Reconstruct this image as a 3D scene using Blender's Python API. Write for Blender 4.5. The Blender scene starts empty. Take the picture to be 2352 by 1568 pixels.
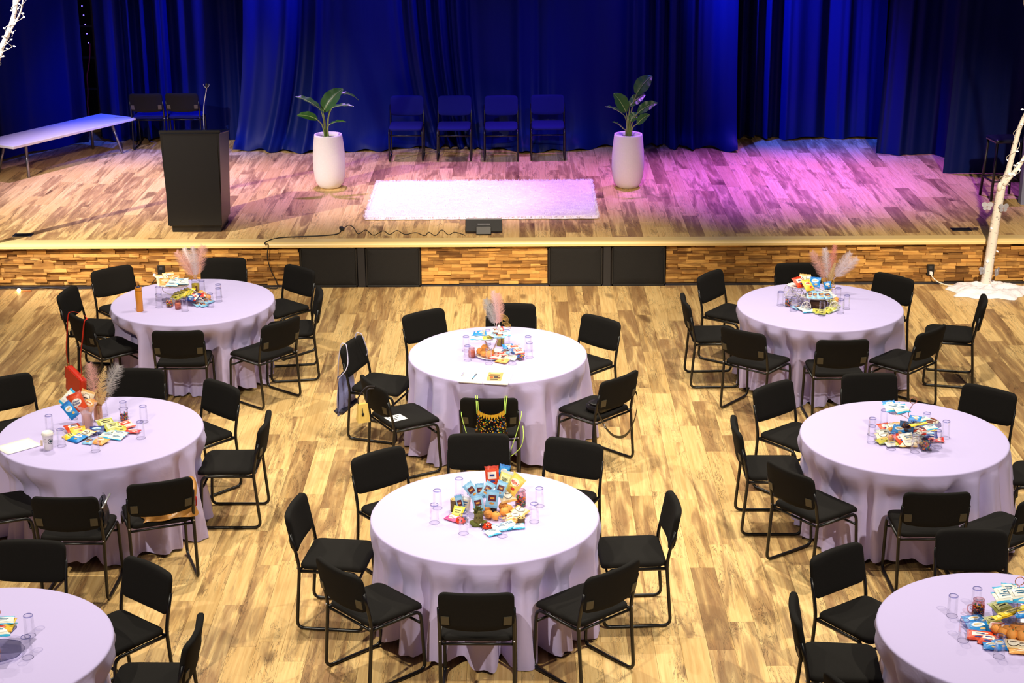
import bpy, math, random
from mathutils import Vector, Matrix, Euler, noise as mnoise

# ------------------------------------------------------------ camera, world, light
scene = bpy.context.scene
COL = scene.collection
cam_data = bpy.data.cameras.new('camera')
cam_data.sensor_width = 36.0
cam_data.lens = 3880.703 / 2352 * 36.0
cam_data.clip_end = 200
cam = bpy.data.objects.new('camera', cam_data)
COL.objects.link(cam)
_r = Vector((0.99997723, 0.00293427, -0.00607618)); _u = Vector((0.00484482, 0.31454969, 0.94922865)); _f = Vector((-0.00469656, 0.94923647, -0.31452831))
cam.matrix_world = Matrix(((_r.x, _u.x, -_f.x, 0), (_r.y, _u.y, -_f.y, 0), (_r.z, _u.z, -_f.z, 5.4044), (0, 0, 0, 1)))
scene.camera = cam

world = bpy.data.worlds.new('hall_ambient'); scene.world = world
world.use_nodes = True
world.node_tree.nodes['Background'].inputs[0].default_value = (0.36, 0.32, 0.66, 1)
world.node_tree.nodes['Background'].inputs[1].default_value = 0.075

vs = scene.view_settings
vs.view_transform = 'Standard'; vs.look = 'None'; vs.gamma = 1.0; vs.use_curve_mapping = False
vs.exposure = 0.14

def spot(name, loc, target, power, color, size=50, blend=0.6, radius=0.12):
    d = bpy.data.lights.new(name, 'SPOT'); d.energy = power; d.color = color
    d.spot_size = math.radians(size); d.spot_blend = blend; d.shadow_soft_size = radius
    o = bpy.data.objects.new(name, d); COL.objects.link(o)
    o.location = loc
    o.rotation_euler = (Vector(target) - Vector(loc)).to_track_quat('-Z', 'Y').to_euler()
    return o

WARM = (1.0, 0.91, 0.74)
# hall lighting bars: one over the balcony rail, one over the tables, one by the stage edge
for x, tx in [(-4.6, -2.4), (4.6, 2.4)]:
    spot('hall_lamp', (x, 3.4, 8.2), (tx, 11.0, 0), 2300, WARM, 50, 0.8, 0.09)
for x, tx in [(-2.2, -2.6), (2.4, 2.6)]:
    spot('hall_lamp', (x, 12.2, 8.2), (tx, 12.0, 0), 1250, WARM, 88, 0.8, 0.09)
for x, tx in [(-4.8, -3.2), (0.4, 0.0), (4.8, 3.2)]:
    spot('hall_lamp', (x, 15.8, 7.6), (tx, 13.4, 0), 880, WARM, 95, 0.9, 0.09)
# warm front light on the stage lip, thrown low from the balcony front
for x, tx, pw in [(-3.6, -4.4, 3600), (0.0, -0.2, 5200), (4.4, 5.0, 5000)]:
    spot('stage_front_lamp', (x, 9.5, 6.4), (tx, 18.9, 0.5), pw, (1.0, 0.83, 0.62), 28, 1.0)
# rug special and the white side light from the left gallery
spot('rug_lamp', (-1.0, 17.0, 8.0), (-1.05, 20.2, 0.5), 1500, (1.0, 0.90, 0.95), 24, 0.8)
spot('left_gallery_lamp', (-8.6, 13.6, 5.8), (-4.6, 20.2, 0.5), 4600, (1.0, 0.90, 0.86), 36, 0.9, 0.05)
# purple wash straight down onto the deck
for x, tx, pw, c in [(-5.4, -5.0, 2600, (0.60, 0.42, 1.0)), (-2.6, -2.4, 2000, (0.52, 0.24, 1.0)), (0.2, 0.2, 2000, (0.50, 0.14, 1.0)), (3.0, 3.0, 4600, (0.31, 0.08, 1.0)), (4.8, 4.4, 3200, (0.31, 0.08, 1.0))]:
    spot('purple_wash_lamp', (x, 22.2, 6.8), (tx, 21.2, 0.5), pw, c, 44, 1.0)
spot('blue_front_lamp', (-2.0, 16.6, 7.4), (-0.8, 23.0, 1.0), 1000, (0.03, 0.08, 1.0), 30, 1.0)
spot('blue_front_lamp', (2.4, 16.6, 7.4), (0.6, 23.0, 1.0), 900, (0.03, 0.08, 1.0), 30, 1.0)
spot('blue_front_lamp', (-3.0, 17.5, 7.4), (-4.9, 23.4, 1.2), 900, (0.03, 0.08, 1.0), 24, 1.0)
# blue light raking down and across the drapes
for x, tx, pw in [(-5.2, -6.8, 240), (-2.2, -4.5, 2200), (-0.2, -2.4, 900), (2.6, 0.6, 260), (0.6, 2.6, 300), (1.9, 3.9, 3800), (3.9, 5.6, 50)]:
    spot('blue_drape_lamp', (x, 22.35, 5.4), (tx, 23.75, 1.9), pw, (0.012, 0.055, 1.0), 46, 1.0)

# ------------------------------------------------------------ materials
MATS = {}
def _new(name):
    m = bpy.data.materials.new(name); m.use_nodes = True
    return m, m.node_tree.nodes, m.node_tree.links, m.node_tree.nodes['Principled BSDF']
def s2l(c):
    return tuple(((v / 255) / 12.92 if v / 255 <= 0.04045 else (((v / 255) + 0.055) / 1.055) ** 2.4) for v in c) + (1,)
def M(name, rgb, rough=0.6, metal=0.0, bump=0.0, bscale=60, emit=0.0, sheen=0.0, var=0.0, spec=0.5):
    if name in MATS: return MATS[name]
    m, n, l, b = _new(name)
    c = s2l(rgb)
    b.inputs['Base Color'].default_value = c
    b.inputs['Roughness'].default_value = rough; b.inputs['Metallic'].default_value = metal
    b.inputs['Specular IOR Level'].default_value = spec
    if sheen: b.inputs['Sheen Weight'].default_value = sheen
    if emit:
        b.inputs['Emission Color'].default_value = c; b.inputs['Emission Strength'].default_value = emit
    tc = n.new('ShaderNodeTexCoord'); nz = n.new('ShaderNodeTexNoise')
    nz.inputs['Scale'].default_value = bscale; nz.inputs['Detail'].default_value = 3
    l.new(tc.outputs['Object'], nz.inputs['Vector'])
    if bump:
        bp = n.new('ShaderNodeBump'); bp.inputs['Strength'].default_value = bump; bp.inputs['Distance'].default_value = 0.01
        l.new(nz.outputs['Fac'], bp.inputs['Height']); l.new(bp.outputs['Normal'], b.inputs['Normal'])
    if var:
        hs = n.new('ShaderNodeMixRGB'); hs.blend_type = 'MULTIPLY'; hs.inputs[0].default_value = var
        hs.inputs[1].default_value = c; l.new(nz.outputs['Fac'], hs.inputs[2]); l.new(hs.outputs[0], b.inputs['Base Color'])
    MATS[name] = m
    return m
def ramp(n, stops):
    r = n.new('ShaderNodeValToRGB'); e = r.color_ramp.elements
    while len(e) < len(stops): e.new(0.5)
    for k, (p, c) in enumerate(stops): e[k].position = p; e[k].color = c if len(c) == 4 else s2l(c)
    return r
def wood(name, island, light, mid, dark, scale=1.0, heart=1.0, tint=((0.78, 0.73, 0.67, 1), (0.95, 0.93, 0.90, 1)), crack_amt=0.85):
    m, n, l, b = _new(name)
    tc = n.new('ShaderNodeTexCoord')
    if island:
        g = n.new('ShaderNodeNewGeometry'); rnd = g.outputs['Random Per Island']
    else:
        oi = n.new('ShaderNodeObjectInfo'); rnd = oi.outputs['Random']
    mul = n.new('ShaderNodeMath'); mul.operation = 'MULTIPLY'; mul.inputs[1].default_value = 97.0; l.new(rnd, mul.inputs[0])
    def tex(sx, sy, sz, scale_, detail, dist, rough=0.55):
        mp = n.new('ShaderNodeMapping'); mp.inputs['Scale'].default_value = (sx * scale, sy * scale, sz * scale)
        l.new(tc.outputs['Object'], mp.inputs['Vector'])
        t = n.new('ShaderNodeTexNoise'); t.noise_dimensions = '4D'
        t.inputs['Scale'].default_value = scale_; t.inputs['Detail'].default_value = detail; t.inputs['Distortion'].default_value = dist
        t.inputs['Roughness'].default_value = rough
        l.new(mp.outputs[0], t.inputs['Vector']); l.new(mul.outputs[0], t.inputs['W'])
        return t
    grain = tex(48, 2.0, 8, 1.0, 5, 0.5)
    r1 = ramp(n, [(0.30, mid), (0.62, light)]); l.new(grain.outputs['Fac'], r1.inputs[0])
    blot = tex(9, 1.0, 5, 1.0, 4, 1.3)
    r2 = ramp(n, [(0.50, (0, 0, 0, 1)), (0.60, (0.65, 0.65, 0.65, 1)), (0.72, (1, 1, 1, 1))])
    sub = n.new('ShaderNodeMath'); sub.operation = 'MULTIPLY_ADD'; sub.inputs[1].default_value = 0.30 * heart; sub.inputs[2].default_value = -0.13 * heart
    # a second per-piece random decides how much heartwood it carries
    m2 = n.new('ShaderNodeMath'); m2.operation = 'MULTIPLY'; m2.inputs[1].default_value = 7.31; l.new(rnd, m2.inputs[0])
    fr = n.new('ShaderNodeMath'); fr.operation = 'FRACT'; l.new(m2.outputs[0], fr.inputs[0])
    l.new(fr.outputs[0], sub.inputs[0])
    add = n.new('ShaderNodeMath'); add.operation = 'ADD'; l.new(blot.outputs['Fac'], add.inputs[0]); l.new(sub.outputs[0], add.inputs[1])
    l.new(add.outputs[0], r2.inputs[0])
    k = n.new('ShaderNodeMath'); k.operation = 'MULTIPLY'; k.inputs[1].default_value = 0.75; l.new(r2.outputs[0], k.inputs[0])
    mx = n.new('ShaderNodeMixRGB'); mx.inputs[2].default_value = s2l(dark); l.new(k.outputs[0], mx.inputs[0]); l.new(r1.outputs[0], mx.inputs[1])
    # mineral streaks and cracks
    crack = tex(13, 1.5, 5, 1.0, 5, 3.2, 0.6)
    r3 = ramp(n, [(0.465, (0, 0, 0, 1)), (0.498, (1, 1, 1, 1)), (0.512, (0, 0, 0, 1))]); l.new(crack.outputs['Fac'], r3.inputs[0])
    cm = tex(5, 1.3, 5, 1.0, 2, 0.5); r4 = ramp(n, [(0.45, (0, 0, 0, 1)), (0.60, (1, 1, 1, 1))]); l.new(cm.outputs['Fac'], r4.inputs[0])
    km = n.new('ShaderNodeMath'); km.operation = 'MULTIPLY'; l.new(r3.outputs[0], km.inputs[0]); l.new(r4.outputs[0], km.inputs[1])
    km2 = n.new('ShaderNodeMath'); km2.operation = 'MULTIPLY'; km2.inputs[1].default_value = crack_amt; l.new(km.outputs[0], km2.inputs[0])
    mx2 = n.new('ShaderNodeMixRGB'); mx2.inputs[2].default_value = s2l((62, 38, 22)); l.new(km2.outputs[0], mx2.inputs[0]); l.new(mx.outputs[0], mx2.inputs[1])
    # knots
    kn = tex(4.2, 1.5, 5, 1.0, 1, 0.3); r5 = ramp(n, [(0.66, (0, 0, 0, 1)), (0.73, (1, 1, 1, 1))]); l.new(kn.outputs['Fac'], r5.inputs[0])
    kk = n.new('ShaderNodeMath'); kk.operation = 'MULTIPLY'; kk.inputs[1].default_value = 0.7; l.new(r5.outputs[0], kk.inputs[0])
    mx3 = n.new('ShaderNodeMixRGB'); mx3.inputs[2].default_value = s2l((84, 52, 30)); l.new(kk.outputs[0], mx3.inputs[0]); l.new(mx2.outputs[0], mx3.inputs[1])
    # whole-piece tint
    r6 = ramp(n, [(0.0, tint[0]), (0.42, tint[1]), (1.0, (1.0, 1.0, 1.0, 1))]); l.new(rnd, r6.inputs[0])
    mx4 = n.new('ShaderNodeMixRGB'); mx4.blend_type = 'MULTIPLY'; mx4.inputs[0].default_value = 1.0
    l.new(mx3.outputs[0], mx4.inputs[1]); l.new(r6.outputs[0], mx4.inputs[2]); l.new(mx4.outputs[0], b.inputs['Base Color'])
    b.inputs['Roughness'].default_value = 0.46; b.inputs['Specular IOR Level'].default_value = 0.35
    bp = n.new('ShaderNodeBump'); bp.inputs['Strength'].default_value = 0.12; bp.inputs['Distance'].default_value = 0.004
    l.new(grain.outputs['Fac'], bp.inputs['Height']); l.new(bp.outputs[0], b.inputs['Normal'])
    MATS[name] = m
    return m
def glass(name, tint, rough=0.02, amount=0.16, edge=0.55):
    m, n, l, b = _new(name); n.remove(b)
    tr = n.new('ShaderNodeBsdfTransparent'); tr.inputs[0].default_value = tint
    gl = n.new('ShaderNodeBsdfGlossy'); gl.inputs['Roughness'].default_value = rough
    lw = n.new('ShaderNodeLayerWeight'); lw.inputs[0].default_value = 0.35
    mp = n.new('ShaderNodeMapRange'); mp.inputs[3].default_value = amount * 0.3; mp.inputs[4].default_value = edge
    l.new(lw.outputs['Fresnel'], mp.inputs[0])
    mx = n.new('ShaderNodeMixShader'); l.new(mp.outputs[0], mx.inputs[0]); l.new(tr.outputs[0], mx.inputs[1]); l.new(gl.outputs[0], mx.inputs[2])
    l.new(mx.outputs[0], n['Material Output'].inputs[0])
    MATS[name] = m
    return m

FLOOR_LIGHT, FLOOR_MID, FLOOR_DARK = (238, 204, 140), (216, 173, 108), (124, 83, 54)
M_PLANK = wood('maple_plank', False, FLOOR_LIGHT, FLOOR_MID, FLOOR_DARK)
M_PLANK_S = wood('maple_plank_far', True, FLOOR_LIGHT, FLOOR_MID, FLOOR_DARK)
M_STRIP = wood('acacia_strip', False, (232, 184, 104), (200, 144, 72), (96, 54, 26), 2.2, 1.2, ((0.34, 0.28, 0.24, 1), (0.80, 0.74, 0.68, 1)), 0.2)
M_STRIP_S = wood('acacia_strip_far', True, (232, 184, 104), (200, 144, 72), (96, 54, 26), 2.2, 1.2, ((0.34, 0.28, 0.24, 1), (0.80, 0.74, 0.68, 1)), 0.2)
M_DARK = M('dark_joint', (38, 24, 14), 0.9)
M_FAB = M('black_fabric', (24, 22, 20), 0.92, bump=0.25, bscale=420, spec=0.2)
M_FRAME = M('black_tube', (14, 13, 13), 0.34, spec=0.5)
M_PLATE = M('bracket_plate', (70, 64, 50), 0.5)
M_CHROME = M('steel', (190, 190, 195), 0.25, 0.6)
M_BLACK = M('black_paint', (14, 14, 15), 0.5)
M_GLASS = glass('clear_glass', (0.985, 0.985, 0.995, 1), 0.02, 0.06, 0.35)
M_GLASSRIM = glass('glass_base', (0.45, 0.47, 0.70, 1), 0.03, 0.2, 0.6)
M_GLASSLIP = glass('glass_lip', (0.88, 0.88, 0.94, 1), 0.03, 0.2, 0.6)
M_ACRYL = glass('acrylic', (0.80, 0.80, 0.88, 1), 0.05, 0.3, 0.6)
M_PINKGLASS = glass('pink_glass', (0.97, 0.72, 0.68, 1))
M_WHITE = M('white_paint', (240, 238, 240), 0.45)
M_GOLD = M('gold_metal', (222, 178, 92), 0.3, 0.35)
M_COPPER = M('copper_wire', (214, 140, 98), 0.3, 0.4)
M_NAVY = M('navy_plastic', (24, 30, 70), 0.35)

# cloth: lavender with faint wrinkles
def cloth_mat():
    m, n, l, b = _new('lavender_linen')
    tc = n.new('ShaderNodeTexCoord'); oi = n.new('ShaderNodeObjectInfo')
    nz = n.new('ShaderNodeTexNoise'); nz.noise_dimensions = '4D'; nz.inputs['Scale'].default_value = 3.2; nz.inputs['Detail'].default_value = 4; nz.inputs['Distortion'].default_value = 1.2
    mu = n.new('ShaderNodeMath'); mu.operation = 'MULTIPLY'; mu.inputs[1].default_value = 40; l.new(oi.outputs['Random'], mu.inputs[0]); l.new(mu.outputs[0], nz.inputs['W'])
    l.new(tc.outputs['Object'], nz.inputs['Vector'])
    bp = n.new('ShaderNodeBump'); bp.inputs['Strength'].default_value = 0.28; bp.inputs['Distance'].default_value = 0.03
    l.new(nz.outputs['Fac'], bp.inputs['Height']); l.new(bp.outputs[0], b.inputs['Normal'])
    b.inputs['Base Color'].default_value = s2l((201, 189, 236)); b.inputs['Roughness'].default_value = 0.75
    b.inputs['Sheen Weight'].default_value = 0.15; b.inputs['Specular IOR Level'].default_value = 0.2
    return m
M_CLOTH = cloth_mat()
def drape_mat():
    m, n, l, b = _new('navy_drape')
    b.inputs['Base Color'].default_value = (0.002, 0.008, 0.085, 1); b.inputs['Roughness'].default_value = 0.5; b.inputs['Specular IOR Level'].default_value = 0.12
    b.inputs['Sheen Weight'].default_value = 0.03; b.inputs['Sheen Roughness'].default_value = 0.4; b.inputs['Sheen Tint'].default_value = (0.25, 0.35, 1, 1)
    tc = n.new('ShaderNodeTexCoord'); nz = n.new('ShaderNodeTexNoise'); nz.inputs['Scale'].default_value = 2.2; nz.inputs['Detail'].default_value = 4
    mp = n.new('ShaderNodeMapping'); mp.inputs['Scale'].default_value = (3, 1, 0.5); l.new(tc.outputs['Object'], mp.inputs[0]); l.new(mp.outputs[0], nz.inputs['Vector'])
    bp = n.new('ShaderNodeBump'); bp.inputs['Strength'].default_value = 0.22; bp.inputs['Distance'].default_value = 0.04
    l.new(nz.outputs['Fac'], bp.inputs['Height']); l.new(bp.outputs[0], b.inputs['Normal'])
    return m
M_DRAPE = drape_mat()

# ------------------------------------------------------------ mesh helpers
class MB:
    def __init__(s): s.v = []; s.f = []; s.m = []; s.sm = []
    def add(s, vs, fs, mi=0, smooth=False):
        o = len(s.v); s.v += [tuple(v) for v in vs]
        for f in fs: s.f.append(tuple(i + o for i in f)); s.m.append(mi); s.sm.append(smooth)
        return s
    def box(s, c, d, mi=0, rot=None, ch=0.0):
        hx, hy, hz = d[0] / 2, d[1] / 2, d[2] / 2
        if ch:
            vs = []
            for sx in (-1, 1):
                for sy in (-1, 1):
                    for sz in (-1, 1):
                        vs += [(sx * (hx - ch), sy * (hy - ch), sz * hz), (sx * (hx - ch), sy * hy, sz * (hz - ch)), (sx * hx, sy * (hy - ch), sz * (hz - ch))]
            import bmesh
            bm = bmesh.new()
            for v in vs: bm.verts.new(v)
            bmesh.ops.convex_hull(bm, input=bm.verts); bm.verts.index_update()
            vs = [v.co.copy() for v in bm.verts]; fs = [[v.index for v in f.verts] for f in bm.faces]; bm.free()
        else:
            vs = [Vector((x, y, z)) for x in (-hx, hx) for y in (-hy, hy) for z in (-hz, hz)]
            fs = [(0, 1, 3, 2), (4, 6, 7, 5), (0, 4, 5, 1), (2, 3, 7, 6), (0, 2, 6, 4), (1, 5, 7, 3)]
        R = rot if isinstance(rot, Matrix) else (Euler(rot).to_matrix() if rot else Matrix.Identity(3))
        c = Vector(c)
        return s.add([R @ Vector(v) + c for v in vs], fs, mi)
    def tube(s, pts, r, n=8, mi=0, closed=False, caps=True):
        pts = [Vector(p) for p in pts]; N = len(pts)
        rs = r if isinstance(r, (list, tuple)) else [r] * N
        vs = []; fs = []; up = None
        for i, p in enumerate(pts):
            a = pts[(i - 1) % N] if (closed or i > 0) else p; b = pts[(i + 1) % N] if (closed or i < N - 1) else p
            t = (b - a)
            t = t.normalized() if t.length > 1e-9 else Vector((0, 0, 1))
            if up is None:
                up = t.orthogonal().normalized()
            up = (up - t * up.dot(t))
            up = up.normalized() if up.length > 1e-6 else t.orthogonal().normalized()
            w = t.cross(up)
            for k in range(n):
                q = 2 * math.pi * k / n
                vs.append(p + (up * math.cos(q) + w * math.sin(q)) * rs[i])
        for i in range(N if closed else N - 1):
            for k in range(n):
                a = i * n + k; b = i * n + (k + 1) % n; j = ((i + 1) % N) * n
                fs.append((a, b, j + (k + 1) % n, j + k))
        if caps and not closed:
            fs.append(tuple(range(n - 1, -1, -1))); fs.append(tuple(range((N - 1) * n, N * n)))
        return s.add(vs, fs, mi, True)
    def lathe(s, prof, n=24, c=(0, 0, 0), mi=0, cap0=False, cap1=False, jit=None):
        vs = []; fs = []
        for j, (r, z) in enumerate(prof):
            for k in range(n):
                q = 2 * math.pi * k / n; rr = r * (jit(q, z) if jit else 1)
                vs.append((c[0] + rr * math.cos(q), c[1] + rr * math.sin(q), c[2] + z))
        for j in range(len(prof) - 1):
            for k in range(n):
                fs.append((j * n + k, j * n + (k + 1) % n, (j + 1) * n + (k + 1) % n, (j + 1) * n + k))
        if cap0: fs.append(tuple(range(n - 1, -1, -1)))
        if cap1: o = (len(prof) - 1) * n; fs.append(tuple(range(o, o + n)))
        return s.add(vs, fs, mi, True)
    def grid(s, P, mi=0, smooth=True, wrap=False):
        R = len(P); C = len(P[0]); vs = [p for row in P for p in row]; fs = []
        for i in range(R - 1):
            for j in range(C if wrap else C - 1):
                fs.append((i * C + j, i * C + (j + 1) % C, (i + 1) * C + (j + 1) % C, (i + 1) * C + j))
        return s.add(vs, fs, mi, smooth)
    def ball(s, c, r, mi=0, n=10, sc=(1, 1, 1)):
        prof = [(math.sin(math.pi * i / n), -math.cos(math.pi * i / n)) for i in range(n + 1)]
        vs = []; fs = []; k2 = n + 4
        for (a, z) in prof:
            for k in range(k2):
                q = 2 * math.pi * k / k2
                vs.append((c[0] + r * sc[0] * max(a, 1e-4) * math.cos(q), c[1] + r * sc[1] * max(a, 1e-4) * math.sin(q), c[2] + r * sc[2] * z))
        for j in range(n):
            for k in range(k2):
                fs.append((j * k2 + k, j * k2 + (k + 1) % k2, (j + 1) * k2 + (k + 1) % k2, (j + 1) * k2 + k))
        return s.add(vs, fs, mi, True)
    def slab(s, outline, layers, mi=0, disp=None):
        # stacked inset copies of a closed outline; outline around its centre
        n = len(outline); vs = []; fs = []
        for (ins, z) in layers:
            for (x, y) in outline:
                L = math.hypot(x, y); k = max(0.0, (L - ins * 1.25) / L)
                v = Vector((x * k, y * k, z)); vs.append(disp(v) if disp else v)
        for j in range(len(layers) - 1):
            for k in range(n): fs.append((j * n + k, j * n + (k + 1) % n, (j + 1) * n + (k + 1) % n, (j + 1) * n + k))
        for j, rev in ((0, True), (len(layers) - 1, False)):
            # inner rings so the cap can follow a curve
            base = [vs[j * n + k] for k in range(n)]; ring0 = [j * n + k for k in range(n)]
            z = layers[j][1]; ins = layers[j][0]
            for q in (0.66, 0.33):
                ids = []
                for (x, y) in outline:
                    L = math.hypot(x, y); k2 = max(0.0, (L - ins * 1.25) / L) * q
                    v = Vector((x * k2, y * k2, z)); ids.append(len(vs)); vs.append(disp(v) if disp else v)
                for k in range(n):
                    f = (ring0[k], ring0[(k + 1) % n], ids[(k + 1) % n], ids[k]); fs.append(f[::-1] if rev else f)
                ring0 = ids
            ci = len(vs); v = Vector((0, 0, z)); vs.append(disp(v) if disp else v)
            for k in range(n):
                f = (ring0[k], ring0[(k + 1) % n], ci); fs.append(f[::-1] if rev else f)
        return s.add(vs, fs, mi, True)
    def mesh(s, name, mats):
        me = bpy.data.meshes.new(name); me.from_pydata(s.v, [], s.f)
        for m in mats: me.materials.append(m)
        me.polygons.foreach_set('material_index', s.m); me.polygons.foreach_set('use_smooth', s.sm)
        me.update()
        return me
def obj(name, mb, mats, parent=None, loc=None, rot=None, label=None, cat=None, group=None, kind=None):
    me = mb.mesh(name, mats if isinstance(mats, (list, tuple)) else [mats]) if isinstance(mb, MB) else mb
    o = bpy.data.objects.new(name, me); COL.objects.link(o)
    if parent: o.parent = parent
    if loc is not None: o.location = loc
    if rot is not None: o.rotation_euler = rot
    return tag(o, label, cat, group, kind)
def tag(o, label=None, cat=None, group=None, kind=None):
    if label: o['label'] = label
    if cat: o['category'] = cat
    if group: o['group'] = group
    if kind: o['kind'] = kind
    return o
def thing(name, label, cat, loc=(0, 0, 0), rotz=0.0, group=None):
    o = bpy.data.objects.new(name, None); COL.objects.link(o); o.empty_display_size = 0.05
    o.location = loc; o.rotation_euler = (0, 0, rotz)
    return tag(o, label, cat, group)
def copy_tree(o, parent=None):
    c = o.copy(); COL.objects.link(c); c.parent = parent
    for ch in o.children: copy_tree(ch, c)
    return c
def smooth_path(pts, sub=5):
    P = [Vector(p) for p in pts]; out = []
    for i in range(len(P) - 1):
        p0 = P[max(i - 1, 0)]; p1 = P[i]; p2 = P[i + 1]; p3 = P[min(i + 2, len(P) - 1)]
        for k in range(sub):
            t = k / sub
            out.append(0.5 * ((2 * p1) + (p2 - p0) * t + (2 * p0 - 5 * p1 + 4 * p2 - p3) * t * t + (3 * p1 - p0 - 3 * p2 + p3) * t ** 3))
    out.append(P[-1]); return out
def rounded_path(pts, rad, sub=5):
    P = [Vector(p) for p in pts]; out = [P[0]]
    for i in range(1, len(P) - 1):
        a = (P[i - 1] - P[i]); b = (P[i + 1] - P[i]); r = min(rad, a.length * 0.45, b.length * 0.45)
        A = P[i] + a.normalized() * r; B = P[i] + b.normalized() * r
        for k in range(sub + 1):
            t = k / sub; out.append((1 - t) ** 2 * A + 2 * t * (1 - t) * P[i] + t * t * B)
    out.append(P[-1]); return out
def rrect(w, h, r, n=5):
    o = []
    for (cx, cy, a0) in ((w / 2 - r, h / 2 - r, 0), (-w / 2 + r, h / 2 - r, 90), (-w / 2 + r, -h / 2 + r, 180), (w / 2 - r, -h / 2 + r, 270)):
        for k in range(n + 1):
            a = math.radians(a0 + 90 * k / n); o.append((cx + r * math.cos(a), cy + r * math.sin(a)))
    # densify the straight sides so that curved slabs bend
    d = []
    for i in range(len(o)):
        a = o[i]; b = o[(i + 1) % len(o)]; L = math.hypot(b[0] - a[0], b[1] - a[1]); m = max(1, int(L / 0.06))
        for k in range(m): d.append((a[0] + (b[0] - a[0]) * k / m, a[1] + (b[1] - a[1]) * k / m))
    return d
ORD = ['first', 'second', 'third', 'fourth', 'fifth', 'sixth', 'seventh', 'eighth', 'ninth', 'tenth', 'eleventh', 'twelfth']
TN = {'T1': 'front centre table', 'T2': 'back centre table', 'T3': 'back left table', 'T4': 'back right table', 'T5': 'middle left table', 'T6': 'middle right table', 'T7': 'front right table', 'T8': 'front left table'}
ZT = 0.757; S = 0.52; YS = 18.31
rng = random.Random(7)
# ------------------------------------------------------------ measured positions (metres)
TABLES = {'T1': (-0.24, 10.354), 'T2': (-0.191, 13.703), 'T3': (-3.09, 15.285), 'T4': (2.79, 15.028), 'T5': (-3.172, 11.916), 'T6': (2.856, 11.74), 'T7': (2.817, 8.698), 'T8': (-3.095, 8.55)}
CHAIRS = [('T3', 'back left', -3.905, 16.038, -139.0),
 ('T3', 'back', -3.011, 16.326, -179.0),
 ('T3', 'back right', -2.37, 16.033, 137.1),
 ('T3', 'left', -4.063, 15.423, -97.6),
 ('T3', 'front left', -3.802, 14.82, -49.2),
 ('T3', 'front', -3.041, 14.483, 1.6),
 ('T3', 'front right', -2.354, 14.662, 50.2),
 ('T3', 'right', -2.174, 15.347, 98.9),
 ('T2', 'back left', -0.724, 14.508, -142.9),
 ('T2', 'back', -0.092, 14.691, 177.4),
 ('T2', 'back right', 0.552, 14.317, 136.2),
 ('T2', 'left', -1.204, 13.78, -108.3),
 ('T2', 'front left', -0.959, 12.986, -59.8),
 ('T2', 'front', -0.239, 12.723, -1.5),
 ('T2', 'front right', 0.621, 13.149, 45.7),
 ('T4', 'back left', 2.076, 15.788, -127.4),
 ('T4', 'back', 2.792, 16.021, -178.0),
 ('T4', 'back right', 3.457, 15.644, 132.9),
 ('T4', 'left', 1.816, 15.115, -88.1),
 ('T4', 'front left', 2.132, 14.358, -39.3),
 ('T4', 'front', 2.782, 14.134, 2.2),
 ('T4', 'front right', 3.434, 14.339, 45.3),
 ('T4', 'right', 4.046, 15.097, 75.6),
 ('T5', 'back left', -4.061, 12.768, -145.0),
 ('T5', 'back', -3.177, 12.905, 177.8),
 ('T5', 'back right', -2.581, 12.604, 137.2),
 ('T5', 'right', -2.214, 12.018, 89.7),
 ('T5', 'left', -3.763, 11.187, -68),
 ('T5', 'front left', -3.1, 10.824, -0.9),
 ('T5', 'front right', -2.601, 11.076, 20.6),
 ('T6', 'back left', 2.188, 12.517, -140.5),
 ('T6', 'back', 2.855, 12.7, -176.8),
 ('T6', 'back right', 3.556, 12.402, 140.4),
 ('T6', 'left', 1.894, 11.857, -90.8),
 ('T6', 'front left', 2.107, 11.139, -54.2),
 ('T6', 'front', 2.829, 10.836, 0.3),
 ('T6', 'front right', 3.357, 10.728, 36.6),
 ('T6', 'right', 3.918, 11.688, 72.7),
 ('T1', 'back left', -0.868, 11.114, -141.7),
 ('T1', 'back', -0.307, 11.399, -179.2),
 ('T1', 'back right', 0.287, 11.284, 155.4),
 ('T1', 'left', -1.248, 10.375, -97.5),
 ('T1', 'front left', -0.932, 9.639, -47.4),
 ('T1', 'front', -0.266, 9.371, -0.9),
 ('T1', 'front right', 0.394, 9.625, 40.8),
 ('T1', 'right', 0.759, 10.406, 93.4),
 ('T7', 'back left', 2.134, 9.442, -144.0),
 ('T7', 'back', 2.893, 9.68, 178.1),
 ('T7', 'left', 1.876, 8.876, -95.1),
 ('T7', 'front left', 1.994, 8.136, -54.6),
 ('T8', 'back', -3.151, 9.57, 176.6),
 ('T8', 'back right', -2.48, 9.286, 140.1),
 ('T8', 'right', -2.146, 8.668, 88.6)]
STAGE_CHAIRS = [(-1.53, 22.713, 180.0), (-0.877, 22.693, 180.0), (-0.241, 22.673, 180.0), (0.393, 22.721, 180.0), (-5.177, 23.556, 0.0), (-4.679, 23.575, 0.0)]
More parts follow.
